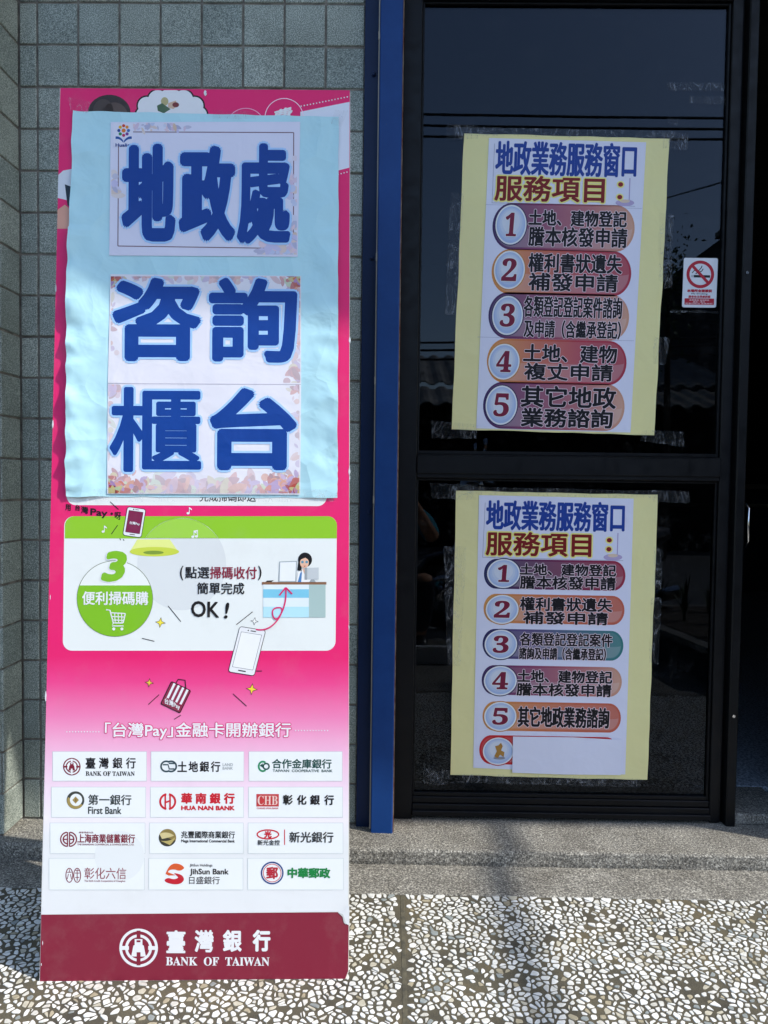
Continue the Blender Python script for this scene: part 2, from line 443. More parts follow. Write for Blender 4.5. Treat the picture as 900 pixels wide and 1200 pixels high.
# cement foot under the pier edge and debris step on the left are the step itself
MB().box(XC-.42, XC+.001, YP-.004, YW, -.001, ZT+.001, .002).build('base_course', M_CONC, pier)

# ------------------------------------------------------------------ building above (eave) and the bar that throws the soft band of shade
ez = 3.35
ey = 1.58-SC*(ez-1.325)
M_EAVE = simple('eave_concrete', lin('cfccc4'), lin('e2dfd8'), 4, .85)
eave = empty('eave', 'flat concrete eave over the entrance, above the picture', 'eave', (0, 2.0, ez))
MB().box(-4.5, 8, ey, 2.5, ez, ez+.18, .01).build('slab', M_EAVE, eave)
MB().box(-4.5, 8, 2.32, 2.5, ez+.18, ez+3.0).build('upper_wall', M_EAVE, eave)
zb = 5.3
a0, a1 = onz(575, 1000, 0), onz(632, 1180, 0)
bx = (a0[0]+a1[0])/2; 
bar = empty('sign_bar', 'steel bar reaching out from the upper wall above the eave', 'bar', (bx+SL*zb, 2.318, zb))
mbb = MB(); mbb.v = []
def barpt(a, z): return (a[0]+SL*z, a[1]-SC*z)
p0 = barpt(a0, zb); p1 = barpt(onz(640, 1205, 0), zb); dx = (p1[0]-p0[0])/(p1[1]-p0[1])
q0 = (p0[0]+dx*(2.318-p0[1]), 2.318); q1 = (p0[0]+dx*(-1.6-p0[1]), -1.6)
MB().tube([(q0[0], q0[1]-.002, zb), (q1[0], q1[1], zb)], [(.030, .030)]*2, 12).build('steel_tube', M_ALU, bar)
# ------------------------------------------------------------------ blue post
bz0, bz1 = ZT, ez
post = empty('door_post', 'blue painted steel door post between the tiled wall and the glass door', 'post', (XY(450, 965, YW), YW, ZT))
xf0, xf1 = XEND+.002, XY(437, 700, 2.045)
YF = 2.012
xa, xb = XY(437.5, 700, YF), XY(463.5, 700, YF)
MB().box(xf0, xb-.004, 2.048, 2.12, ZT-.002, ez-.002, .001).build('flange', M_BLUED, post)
ch = MB()
ch.box(xa, xb, YF, 2.0475, ZT-.004, ez-.003, .0025); ch.build('channel', M_BLUE, post)
MB().box(xa-.0035, xa-.0008, YF+.004, 2.0475, ZT+.01, ez-.004).build('edge_strip', M_ROOF, post)
for yy in (88, 303, 600):
    c = ony(441-(yy/960)*10-2, yy, 2.05)
    b = MB(); b.tube([(c[0], 2.0478, c[2]), (c[0], 2.043, c[2]), (c[0], 2.0405, c[2])], [.0055, .0055, .003], 10); b.build('bolt', M_BLUED, post)
for yy in (40, 300, 445, 585):
    c = ZY(446, yy, YF)
    MB().box(xa-.0042, xa-.0002, YF+.002, YF+.006, c-.012, c+.008).build('weld', M_ROOF, post)
MB().box(xb+.0003, xb+.0032, YF+.008, 2.118, ZT, ez-.004).build('sealant_bead', M_RUST, post)

# ------------------------------------------------------------------ glass door
YG = 2.125
door = empty('glass_door', 'black framed glass door with two panes carrying both yellow notices', 'door', (XY(660, 960, YDOOR), YDOOR, ZT))
x_l0 = xb+.0035; x_l1 = XY(487.5, 600, YDOOR)
x_r0 = XY(846, 500, YDOOR); x_r1 = XY(858.5, 500, YDOOR)
zb0 = ZT+.004
zb1 = ZY(660, 938, YDOOR); zm0 = ZY(660, 562, YDOOR); zm1 = ZY(660, 534, YDOOR); ztop = 2.35
MB().box(x_l0, x_l1, YDOOR, 2.15, ZT+.001, ztop, .002).build('stile', M_ALU, door)
MB().box(x_r0, x_r1, YDOOR+.006, 2.15, ZT+.001, ztop, .002).build('stile', M_ALU, door)
MB().box(x_l1+.0005, x_r0-.0005, YDOOR+.003, 2.149, ZT+.012, zb1-.018, .002).box(x_l1+.0005, x_r0-.0005, YDOOR+.010, 2.149, zb1-.0175, zb1, .002).box(x_l1+.0005, x_r0-.0005, YDOOR-.006, YDOOR+.0028, ZT+.012, zb1-.034, .002).build('bottom_rail', M_ALU, door)
MB().box(x_l1+.0005, x_r0-.0005, YDOOR+.003, 2.149, zm0, zm1, .002).box(x_l1+.001, x_r0-.001, YDOOR-.002, YDOOR+.0028, zm0+.012, zm1-.004, .0015).build('middle_rail', M_ALU, door)
MB().box(x_l1+.0005, x_r0-.0005, YDOOR+.003, 2.149, ztop-.08, ztop-.002, .002).build('top_rail', M_ALU, door)
for a, b in ((zb1+.0005, zm0-.0005), (zm1+.0005, ztop-.0805)):
    g = MB(); g.box(x_l1+.0005, x_r0-.0005, YG, YG+.005, a, b); go = g.build('glass_pane', M_GLASS, door)
    # glazing beads inside the frame
    for (u0, u1, w0, w1) in ((x_l1+.0008, x_l1+.0058, a, b), (x_r0-.0068, x_r0-.0008, a, b), (x_l1+.006, x_r0-.007, a+.0003, a+.010), (x_l1+.006, x_r0-.007, b-.006, b-.0003)):
        MB().box(u0, u1, YG-.010, YG-.0003, w0, w1, .001).build('glazing_bead', M_ALU, door)
MB().box(x_r1+.0010, x_r1+.008, YDOOR+.02, 2.16, ZT, 2.9).build('door_stop', M_ALU, door)
x_j0 = x_r1+.009; x_j1 = XY(883.5, 250, YDOOR-.01)
jamb = empty('door_jamb', 'dark grey metal jamb standing right of the glass door', 'jamb', ((x_j0+x_j1)/2, YDOOR, ZT))
MB().box(x_j0, x_j1, YDOOR-.012, 2.17, ZT-.003, ez-.002, .003).build('profile', M_ALU, jamb)
MB().box(x_l0, x_j0-.001, YDOOR, 2.17, ztop+.004, ez-.003, .003).build('transom_panel', M_ALU, jamb)
hp = [ony(877, y, YDOOR-.03) for y in (588, 596, 618, 634, 642)]
MB().tube([(hp[0][0], YDOOR-.012, hp[0][2]), tuple(hp[1]+np.array([.002, 0, 0])), tuple(hp[2]-np.array([.006, .012, 0])), tuple(hp[3]), (hp[4][0], YDOOR-.012, hp[4][2])], .0022, 8).build('pull_handle', M_CHROME, jamb, True)
for zz in (.35, 1.55):
    MB().tube([(x_j0+.012, YDOOR-.0118, zz), (x_j0+.012, YDOOR-.0145, zz)], .004, 10).build('screw', M_CHROME, jamb)
# right-hand post outside the frame, its shade falls across the step
MB().box(1.17, 1.5, 1.985, 2.2, -.05, ez-.004, .004)
rp = MB().box(1.13, 1.5, 1.965, 2.2, ZT-.002, ez-.004, .004).build('side_post', M_PLASTER); tag(rp, 'plastered pier right of the open doorway', 'pier')
# threshold of the open doorway
th = MB().box(x_j1+.002, 1.128, YDOOR, 2.3, ZT-.001, ZT+.03, .004).build('threshold', M_CONC); tag(th, kind='structure')

# ------------------------------------------------------------------ interior
ZF = ZT+.032
M_FLOOR = simple('indoor_terrazzo', lin('6f7a86'), lin('c8d2dc'), 120, .35, detail=3, lo=.42, hi=.56)
fl = MB().box(-3, 6, 2.3005, 8.5, -.05, ZF).build('indoor_floor', M_FLOOR); tag(fl, kind='structure')
room = empty('office_room', 'dim office hall seen through the open doorway at right', 'room', (1, 8, ZF))
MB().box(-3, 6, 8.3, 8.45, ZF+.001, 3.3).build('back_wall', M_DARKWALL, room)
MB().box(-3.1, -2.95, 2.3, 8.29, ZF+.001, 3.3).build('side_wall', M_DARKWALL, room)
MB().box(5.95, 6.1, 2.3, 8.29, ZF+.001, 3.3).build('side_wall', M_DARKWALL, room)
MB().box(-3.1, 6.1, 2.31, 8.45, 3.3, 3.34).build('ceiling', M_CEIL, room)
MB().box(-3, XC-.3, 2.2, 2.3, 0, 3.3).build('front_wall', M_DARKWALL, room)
MB().box(1.5, 6, 2.2, 2.3, 0, 3.3).build('front_wall', M_PLASTER, room)
cnt = empty('reception_counter', 'navy counter with a pale top inside the doorway at right', 'counter', (3.2, 6.6, ZF))
MB().box(1.9, 5, 6.6, 7.2, ZF+.001, .955, .005).build('front_panel', M_COUNTER, cnt)
MB().box(1.85, 5.05, 6.55, 7.25, .956, 1.0, .005).build('worktop', M_CEIL, cnt)
MB().box(1.95, 5, 6.57, 6.599, .80, .83, .003).build('trim_rail', M_CEIL, cnt)
lamp = empty('louvre_lamp', 'white louvred lamp glowing inside at the right edge above the doorway', 'lamp', (1.9, 4.0, 2.2))
pL = ony(893, 286, 4.0)
for k in range(4):
    zc = pL[2]-.045+k*.028
    mb = MB()
    V = []
    for i in range(9):
        V.append((pL[0]-.04+i*.05, 4.0, zc+(.006 if i % 2 else -.006)))
    mb.tube(V, [(.004, .005)]*9, 6); mb.build('louvre', M_LAMP, lamp)
MB().box(pL[0]-.06, pL[0]+.42, 4.03, 4.06, pL[2]-.06, pL[2]+.06, .004).build('housing', M_WHITE, lamp)
lamp.location = (0, 0, 0)
for ch in lamp.children: pass

# ================================================================== PRINTED THINGS
class Sheet:
    def __init__(s, pt, n, mat_, slope=0.0, shear=0.0):
        s.pt = np.array(pt, float); s.n = np.array(n, float)/np.linalg.norm(n)
        if s.n[1] > 0: s.n = -s.n
        s.mat = mat_; s.slope = slope; s.shear = shear
    def map(s, P, lift): 
        return on_plane(P, s.pt, s.n) + s.n*lift if np.isscalar(lift) else on_plane(P, s.pt, s.n) + np.asarray(lift)[:, None]*s.n
    def shapes(s, name, parent, items, layer, mat_=None):
        """items: (pts, colour, sublayer) ; colour one rgb or one per point"""
        V = []; Fc = []; C = []
        for it in items:
            pts, col = it[0], it[1]; sub = it[2] if len(it) > 2 else 0
            k = len(V); V += s.map(pts, layer+sub*6e-5).tolist()
            Fc.append(list(range(k, k+len(pts)))); C.append(col)
        return mesh_obj(name, V, Fc, mat_ or s.mat, parent, cols=C)
    def slab(s, name, parent, pts, col, layer, th=.0004, mat_=None):
        """a sheet with real thickness"""
        A = s.map(pts, layer); B = s.map(pts, layer-th); n = len(pts)
        V = A.tolist()+B.tolist(); Fc = [list(range(n)), list(range(2*n-1, n-1, -1))]
        for i in range(n): Fc.append([i, n+i, n+(i+1) % n, (i+1) % n])
        return mesh_obj(name, V, Fc, mat_ or s.mat, parent, cols=[col]*len(Fc))
GC = {}
def glyph(ch, bold=0):
    if ch in GC: return GC[ch]
    c = bpy.data.curves.new('t', 'FONT'); c.body = ch; c.resolution_u = 3
    o = bpy.data.objects.new('t', c); me = bpy.data.meshes.new_from_object(o)
    V = np.array([(v.co.x, v.co.y) for v in me.vertices]) if len(me.vertices) else np.zeros((0, 2))
    Fc = [list(p.vertices) for p in me.polygons]
    bpy.data.objects.remove(o); bpy.data.curves.remove(c); bpy.data.meshes.remove(me)
    GC[ch] = (V, Fc); return GC[ch]
def bold_serif(s):
    out = ''
    for c in s:
        if 'A' <= c <= 'Z': out += chr(0x1D400+ord(c)-65)
        elif 'a' <= c <= 'z': out += chr(0x1D41A+ord(c)-97)
        elif '0' <= c <= '9': out += chr(0x1D7CE+ord(c)-48)
        else: out += c
    return out
def text(sh, name, parent, runs, layer, mat_=None):
    """runs: list of dicts(s, rect, col, r (stroke growth px), out (outline colour), ow)"""
    V = []; Fc = []; C = []
    for R in runs:
        x0, y0, x1, y1 = R['rect']; r = R.get('r', .25); n = R.get('n', 6 if r < 1 else 12)
        slope = R.get('slope', sh.slope); shear = R.get('shear', sh.shear)
        G, Fg = glyph(R['s'])
        if len(G) == 0: continue
        lo, hi = G.min(0), G.max(0)
        cx, cyy = (x0+x1)/2, (y0+y1)/2
        wpx = x1-x0-2*r; hpx = y1-y0-2*r
        if R.get('tight'):  wpx -= abs(shear)*hpx; hpx -= abs(slope)*wpx
        U = (G-(lo+hi)/2)/(hi-lo)
        base = np.stack([U[:, 0]*wpx, -U[:, 1]*hpx], 1)
        passes = []
        if R.get('out') is not None: passes.append((r+R.get('ow', 1.5), R['out'], 12, 0.0))
        passes.append((r, R['col'], n, 1.3e-4 if passes else 0))
        for rr, col, nn, dz in passes:
            for k in range(nn+1 if rr > 0 else 1):
                off = (0, 0) if k == 0 else (rr*math.cos(2*math.pi*k/nn), rr*math.sin(2*math.pi*k/nn))
                Q = base+np.array(off)
                Px = np.stack([cx+Q[:, 0]+shear*Q[:, 1], cyy+Q[:, 1]+slope*Q[:, 0]], 1)
                b = len(V); V += sh.map(Px, layer+dz+k*9e-6).tolist()
                Fc += [[b+i for i in f] for f in Fg]; C += [col]*len(Fg)
    return mesh_obj(name, V, Fc, mat_ or sh.mat, parent, cols=C)
def circ(cx, cyy, rx, ry=None, n=40, a0=0, a1=360):
    ry = ry or rx
    return [(cx+rx*math.cos(math.radians(a0+(a1-a0)*i/n)), cyy+ry*math.sin(math.radians(a0+(a1-a0)*i/n))) for i in range(n if a1-a0 == 360 else n+1)]
def rrect(x0, y0, x1, y1, r, n=8, slope=0, shear=0):
    P = []
    for (cx, cyy, a) in ((x1-r, y0+r, -90), (x1-r, y1-r, 0), (x0+r, y1-r, 90), (x0+r, y0+r, 180)):
        P += [(cx+r*math.cos(math.radians(a+90*i/n)), cyy+r*math.sin(math.radians(a+90*i/n))) for i in range(n+1)]
    mx, my = (x0+x1)/2, (y0+y1)/2
    return [(x+shear*(y-my), y+slope*(x-mx)) for x, y in P]
def stroke(pts, wd, closed=False):
    """quads along a polyline"""
    P = np.array(pts, float); n = len(P); out = []
    if closed: T = np.roll(P, -1, 0)-np.roll(P, 1, 0)
    else: T = np.gradient(P, axis=0)
    L = np.hypot(T[:, 0], T[:, 1])+1e-9; Nn = np.stack([-T[:, 1]/L, T[:, 0]/L], 1)*wd/2
    A, B = P+Nn, P-Nn
    for i in range(n if closed else n-1):
        j = (i+1) % n
        out.append([tuple(A[i]), tuple(A[j]), tuple(B[j]), tuple(B[i])])
    return out
def strokes(pts, wd, col, sub=0, closed=False): return [(q, col, sub) for q in stroke(pts, wd, closed)]
def bez(p0, p1, p2, n=12):
    return [tuple((1-t)**2*np.array(p0)+2*t*(1-t)*np.array(p1)+t*t*np.array(p2)) for t in np.linspace(0, 1, n)]

W = .80*np.ones(3); W2 = lin('eceeee')*.88
PINK = lin('f02c78'); PINK = np.array([.80, .018, .15]); MAROON = lin('7a1c32'); GREEN = lin('8cc520'); BLACK = lin('1b1718'); NAVY = lin('123a86')

# ------------------------------------------------------------------ banner stand
bl, br = onz(46, 1150, .001), onz(408, 1147, .001)
tl = ony(70, 103, 1.612)
nb = np.cross(br-bl, tl-bl); nb /= np.linalg.norm(nb)
if nb[1] > 0: nb = -nb
BS = Sheet(bl, nb, P_BOARD, slope=.004, shear=-.012)
BS.pt = np.array(bl)
stand = empty('display_stand', 'tall pink and white cardboard display board leaning back beside the tiled wall', 'display stand', tuple((bl+br)/2))
# board outline: slightly worn edge
OUT = [(70, 103), (150, 104.2), (236, 105), (239, 109), (245, 105.5), (330, 106.8), (410.5, 108), (410.3, 300), (409.8, 395), (409.9, 520), (409.6, 560), (409, 800), (409.2, 1060), (409.5, 1080), (408.6, 1139), (405, 1147.5), (300, 1148), (160, 1149.5), (46, 1150.5), (49.5, 1000), (54, 830), (58, 700), (61, 560), (62.6, 500), (61.6, 496), (63, 490), (66, 345), (65, 338), (66.3, 330), (68, 230)]
def band_colour(y):
    stops = [(90, PINK), (770, PINK), (800, np.array([.83, .06, .25])), (840, np.array([.85, .22, .44])), (880, np.array([.86, .46, .64])), (920, np.array([.86, .66, .76])), (960, np.array([.86, .80, .83])), (985, np.array([.77, .78, .77])), (1300, np.array([.77, .78, .77]))]
    for (a, ca), (b, cb) in zip(stops, stops[1:]):
        if a <= y <= b: return ca+(cb-ca)*(y-a)/(b-a)
core = BS.slab('board', stand, OUT, lin('dcd8cc'), -.0004, .006)
# printed face, split in bands so that the print can fade from pink to white
def xl(y): return 70.7+(46.7-70.7)*(y-103)/(1150-103)
def xr(y): return 410.0+(408.0-410)*(y-103)/(1150-103)
ys = [104.5]+list(range(120, 760, 40))+list(range(760, 1000, 10))+[1000, 1069]
nx_ = 6
GV = []; GF = []; GCc = []
for j, y in enumerate(ys):
    for i in range(nx_+1):
        u = i/nx_; yl = y+(u-.5)*(2.6 if y < 1000 else -1.5)
        if y == 1069: yl = 1071.8-u*3.3
        GV.append((xl(yl)+(xr(yl)-xl(yl))*u, yl))
for j in range(len(ys)-1):
    for i in range(nx_):
        a = j*(nx_+1)+i; q = [a, a+1, a+nx_+2, a+nx_+1]
        GF.append(q); GCc.append(np.array([band_colour(GV[k][1]) for k in q]))
face = mesh_obj('printed_face', BS.map(GV, .0), GF, P_BOARD, stand, cols=GCc)
L1, L2, L3, L4 = .00015, .0003, .00045, .0006
foot = BS.shapes('footer_band', stand, [([(48.3, 1071.8), (396, 1069), (402, 1074), (408.6, 1082), (408, 1138), (404.5, 1147), (300, 1147.6), (160, 1149), (46.8, 1150)], lin('842338'))], L1)
curl = BS.shapes('torn_corner', stand, [([(396, 1069), (403, 1066), (407.5, 1060), (409.3, 1062), (409, 1084), (403, 1081), (401.5, 1074)], W2), ([(396.5, 1069.3), (401.5, 1074), (403, 1081), (405.5, 1083), (404, 1077), (402, 1071)], lin('c7c6c2'), 1)], .0012)
chipsW = []
for (x, y, a, b) in ((62, 497, 2.2, 7), (65.6, 338, 1.6, 6), (410, 399, 2.4, 5), (409.6, 552, 2.4, 7), (410, 560, 1.5, 3), (53.8, 817, 2.2, 8), (240.5, 109, 5, 4), (50, 1105, 1, 3), (48.6, 1130, 1.4, 2), (409, 735, 1.2, 4), (59, 700, 1, 4)):
    chipsW.append(([(x+(a*.55)*math.cos(t)*random.uniform(.4, 1), y+b*math.sin(t)*random.uniform(.5, 1)) for t in np.linspace(0, 6.28, 12)[:-1]], W2))
BS.shapes('torn_edge', stand, chipsW, L2)
# rear strut
def bpt(px, py, back): return tuple(BS.map([(px, py)], -back)[0])
q = [bpt(180, 420, .008), bpt(275, 420, .008)]
zc = .012
V = [q[0], q[1], (q[1][0], 1.83, 0.004), (q[0][0], 1.83, 0.004)]
V2 = [(a, b+.005, c) for a, b, c in V]
mesh_obj('rear_strut', V+V2, [(0, 1, 2, 3), (7, 6, 5, 4), (0, 4, 5, 1), (1, 5, 6, 2), (2, 6, 7, 3), (3, 7, 4, 0)], M_KRAFT, stand)

# header print, mostly behind the blue notice
hdr = [(circ(128, 132, 25, 21, 30), lin('3a302c')), (circ(134, 140, 17, 20, 30), lin('5a4a42'), 1), (circ(121, 131, 12, 15, 24), lin('4a3f39'), 1),
       (stroke([(76, 116), (106, 122), (142, 126)], 14)[0], lin('c8437f'), 2)]
BS.shapes('portrait_print', face, hdr[:3], L1)
cl = []
for (x, y, r) in ((172, 124, 11), (185, 117, 12), (200, 114, 12), (215, 117, 12), (228, 124, 11), (234, 134, 9), (168, 134, 9), (200, 130, 26)):
    cl.append((circ(x, y, r+1.3, r+1.3, 24), BLACK, 0))
for (x, y, r) in ((172, 124, 11), (185, 117, 12), (200, 114, 12), (215, 117, 12), (228, 124, 11), (234, 134, 9), (168, 134, 9), (200, 130, 26)):
    cl.append((circ(x, y, r-.6, r-.6, 24), W, 2))
cl = [([(max(70.8, min(409, x)), max(105.8, y)) for x, y in p], c, s+i*.12) for i, (p, c, s) in enumerate(cl)]
BS.shapes('speech_bubble', face, cl, L1)
BS.shapes('coin_drawing', face, [(circ(193, 119, 4.4, 5, 18), lin('b8ad7a')), ([(184, 124), (190, 121), (200, 128), (192, 133), (185, 130)], lin('4f6a4c'), 1), ([(197, 121), (206, 118), (209, 124), (203, 128), (197, 126)], lin('d9b79a'), 1), (circ(206, 123, 4, 3, 12), lin('7a3434'), 2)], L3)
BS.shapes('round_outline', face, strokes(circ(333, 138, 22.5, 22.5, 48), .9, lin('ffd9e8'), 0, True)+strokes(circ(288, 150, 23, 23, 48), .9, lin('f5a8c8'), 0, True), L2)
text(BS, 'lettering', face, [dict(s='費', rect=(320, 127, 343, 145), col=W, r=.5, slope=-.28)], L2)
BS.shapes('white_panel', face, [([(352, 131), (409.6, 119.4), (409.3, 196.5), (380, 204), (352, 204)], lin('dfe3ec'))], L1)
dots = [(circ(318+i*3.6+35, 124.5-(i*3.6)*.2, .85, .85, 8), W2) for i in range(16)]+[(circ(376+i*3.4, 210-(i*3.4)*.27, .8, .8, 8), W2) for i in range(10)]
dots = [d for d in dots if max(p[0] for p in d[0]) < 409.5]
BS.shapes('dotted_line', face, dots, L2)
BS.shapes('arm_print', face, [([(68.4, 205), (74, 200), (84, 198), (84, 236), (67.7, 232)], lin('d5d9de')), ([(76, 216), (84, 219), (84, 246), (79, 240)], lin('23303a'), 1), ([(67.4, 246), (76, 240), (84, 246), (83, 268), (67.1, 268)], lin('d8a08a'), 1)], L1)
# white panel under the blue notice
BS.shapes('white_panel', face, [(rrect(78, 400, 383, 592.5, 11, slope=.004), lin('e9ebe6'))], L1)
text(BS, 'lettering', face, [dict(s='完成掃碼即送', rect=(234, 576, 300, 588), col=BLACK, r=.15)], L2)
# green and white panel
gp = rrect(74.5, 605, 394, 762.5, 11, slope=0.0, shear=-.012)
BS.shapes('rounded_panel', face, [(gp, lin('e6e9e4'))], L1)
BS.shapes('green_strip', face, [([(75.9, 631)]+[p for p in rrect(75.4, 604.6, 395.0, 700, 11, shear=-.012) if p[1] < 618]+[(394.2, 631)], GREEN)] , L2) if False else None
tp = [(76.1, 631), (76.2, 616)]+[(87.2+11*math.cos(math.radians(a)), 616+11*math.sin(math.radians(a))) for a in range(180, 271, 10)]+[(383.8+11*math.cos(math.radians(a)), 616+11*math.sin(math.radians(a))) for a in range(270, 361, 10)]+[(394.6, 631)]
BS.shapes('green_strip', face, [(tp, lin('8fc52a'))], L2)
BS.shapes('painted_reflection', face, [(circ(213, 661, 52, 54, 60), lin('dadddb'))], L2)  # round light reflection on the board, painted as a greyer disc
BS.shapes('painted_reflection', face, [([(x, min(y, 630.5)) for x, y in circ(213, 661, 51.5, 53.5, 60, 200, 345)], lin('9fd048'))], L3)  # same reflection where it crosses the green, painted as a lighter green
BS.shapes('music_note', face, sum([[(circ(x, y, 1.8, 1.4, 12), W), ([(x+1.0, y), (x+1.8, y), (x+1.8, y-7), (x+1.0, y-7)], W, 1), ([(x+1.8, y-7), (x+4.4, y-5), (x+4.4, y-3.5), (x+1.8, y-5.2)], W, 1)] for x, y in ((121, 623), (220.5, 601.5), (226, 629))], [])+[(circ(230.2, 628.6, 1.8, 1.4, 12), W), ([(231.2, 628.6), (232, 628.6), (232, 622), (231.2, 622)], W, 1), ([(227, 622), (232, 621), (232, 622.6), (227, 623.6)], W, 2)], L3+.0002)
text(BS, 'lettering', face, [dict(s='用', rect=(76.5, 591, 83, 598.5), col=BLACK, r=.25, slope=.1), dict(s='台', rect=(88, 591.5, 94, 598.5), col=BLACK, r=.25, slope=.1), dict(s='灣', rect=(95, 593.5, 103.5, 602), col=BLACK, r=.2, slope=.1), dict(s='Pay', rect=(106, 596.5, 126, 607), col=BLACK, r=.35, slope=.1), dict(s='•', rect=(129.5, 600.5, 132.5, 603.5), col=BLACK, r=.2), dict(s='呀', rect=(134.5, 600, 142, 609), col=BLACK, r=.2, slope=.1)], L3)
BS.shapes('spotlight', face, [(circ(181, 646.5, 29, 5.5, 40), lin('c9d44a')), ([(161, 632), (199, 632), (208, 645), (153, 645)], lin('e4ea8a'), -1), (circ(180, 647.5, 12, 2.2, 24), lin('7f9a3a'), 1)], L3)
def ln(x0, y0, x1, y1, wd=.9, col=BLACK): return (stroke([(x0, y0), (x1, y1)], wd)[0], col)
BS.shapes('accent_line', face, [ln(129, 588, 139, 597), ln(130.5, 626, 138, 615.5), ln(140.5, 631, 141.5, 633), ln(144.5, 632, 145.5, 633.6)], L3)
def smartphone(c, ux, uy, wpx, hpx, scr, name):
    c = np.array(c); ux = np.array(ux)/np.hypot(*ux); uy = np.array(uy)/np.hypot(*uy)
    def T(P): return [tuple(c+ux*p[0]+uy*p[1]) for p in P]
    a, b = wpx/2, hpx/2
    it = [(T(rrect(-a-.7, -b-.7, a+.7, b+.7, 3.2)), BLACK, 0), (T(rrect(-a, -b, a, b, 2.6)), W, 1.2), (T(rrect(-a*.82, -b*.80, a*.82, b*.78, .6)), lin('3a3538'), 2.2), (T(rrect(-a*.82+.4, -b*.80+.4, a*.82-.4, b*.78-.4, .5)), scr, 3.2), (T(rrect(-a*.3, b*.86, a*.3, b*.91, .4)), BLACK, 3), (T(circ(-a*.3, -b*.9, .8, .8, 10)), BLACK, 3), (T(rrect(-a*.12, -b*.92, a*.3, -b*.88, .3)), BLACK, 3)]
    return BS.shapes(name, face, it, L3+.0002)
smartphone((157.5, 612), (30-2, 4), (-6, 36), 21, 33, lin('7e2048'), 'phone_drawing')
text(BS, 'lettering', face, [dict(s='台灣Pay', rect=(152, 611.5, 164, 615.5), col=W, r=.1, slope=.14)], .0013)
# round badge 3
cxB, cyB, rB = 134.7, 701.5, 44.2
BS.shapes('badge_disc', face, [(circ(cxB, cyB, rB+.5, rB+.5, 64), lin('6e7a5a')), (circ(cxB, cyB, rB-.2, rB-.2, 64), lin('e9ece6'), 1.2),
    ([(cxB+rB*math.cos(a), cyB+rB*math.sin(a)) for a in np.linspace(math.asin((686-cyB)/rB), math.pi-math.asin((686-cyB)/rB), 40)], lin('7fbb25'), 2.4)], L3)
text(BS, 'lettering', face, [dict(s='3', rect=(121.5, 645.5, 148, 682), col=lin('7fbb25'), r=2.4, shear=-.22, out=W, ow=1.2)], .0009)
text(BS, 'lettering', face, [dict(s='便利掃碼購', rect=(96.3, 693, 174, 709), col=W, r=.35)], .0009)
cart = strokes([(124.5, 714.5), (129, 715), (133, 730), (144, 730)], 1.5, W)+strokes([(130, 718), (147, 719)], 1.2, W)+strokes([(131, 722.5), (146, 723)], 1.1, W, 1)+strokes([(132, 726.5), (145, 727)], 1.1, W)+strokes([(147, 719), (144.5, 730)], 1.3, W, 1)+sum([strokes([(x, 718), (x+.6, 730)], 1.0, W, 2) for x in (134.5, 138.5, 142.5)], [])+strokes([(133, 730), (131.5, 733.5), (145, 733.5)], 1.2, W, 2)+[(circ(133.5, 737, 1.8, 1.8, 14), W), (circ(143, 737, 1.8, 1.8, 14), W)]
BS.shapes('cart_icon', face, cart, .0009)
DR = lin('8a2038')
text(BS, 'lettering', face, [dict(s='(', rect=(211, 663, 215, 680), col=BLACK, r=.2), dict(s='點選', rect=(217, 664, 245.5, 678), col=BLACK, r=.25), dict(s='掃碼收付', rect=(246, 664, 301, 678.5), col=DR, r=.25), dict(s=')', rect=(302.5, 663, 306.5, 680), col=BLACK, r=.2), dict(s='簡單完成', rect=(231, 682.5, 286.5, 696.5), col=BLACK, r=.25), dict(s='OK', rect=(224, 704.5, 257, 723.5), col=BLACK, r=.5, slope=.04), dict(s='!', rect=(263.5, 706, 268, 725), col=BLACK, r=.5, shear=-.15)], .0009)
# counter drawing with clerk
desk = [([(307, 682), (382.5, 682), (382.5, 685), (307, 685)], lin('8a6248'), 1), ([(308.5, 685), (381.5, 685), (381.5, 723.5), (308.5, 723.5)], lin('dfe9ea')), ([(362, 685), (381.5, 685), (381.5, 723.5), (362, 723.5)], lin('a9c0bb'), 1), ([(308.5, 690.5), (362, 690.5), (362, 700.5), (308.5, 700.5)], lin('7cc4dc'), 1), ([(308.5, 711), (362, 711), (362, 723.5), (308.5, 723.5)], lin('b5e0ea'), 1), ([(311, 682), (318, 682), (321, 680), (313, 680.4)], lin('33302e'), 1)]
BS.shapes('desk_drawing', face, desk, .0007)
BS.shapes('code_stand_drawing', face, [([(327.5, 658), (348, 657.3), (347, 682), (326.5, 682)], lin('9aa4a8')), ([(328.4, 659), (347, 658.4), (346, 681), (327.6, 681)], lin('f0f2f2')*.95, 1.2)], .0008)
clerk = [(circ(357.5, 656, 8.2, 8.5, 26), lin('1a1718')), ([(350, 656), (353, 662), (354, 670), (348.5, 668)], lin('1a1718'), 1), (circ(356.8, 659.5, 5.2, 6.2, 24), lin('e8b99c'), 1.5), ([(351.5, 656), (353, 651), (361, 651), (363, 657), (358, 653.5)], lin('1a1718'), 2.5), ([(349, 671), (354, 666.5), (361, 666.5), (366, 672), (366, 682), (347.5, 682)], lin('f0efec'), 1), ([(354, 666.5), (357, 673), (360.5, 666.5)], lin('e8b99c'), 2.2), (circ(354.5, 658.6, 1.7, 1.5, 12), lin('5c93a8'), 3), (circ(359.5, 658.6, 1.7, 1.5, 12), lin('5c93a8'), 3), ([(355.5, 663), (358.6, 663), (357, 664.2)], lin('b0343c'), 3), ([(352, 671), (354, 670), (353, 682), (349, 682)], lin('4e80b5'), 2.4)]
BS.shapes('clerk_drawing', face, clerk, .0008)
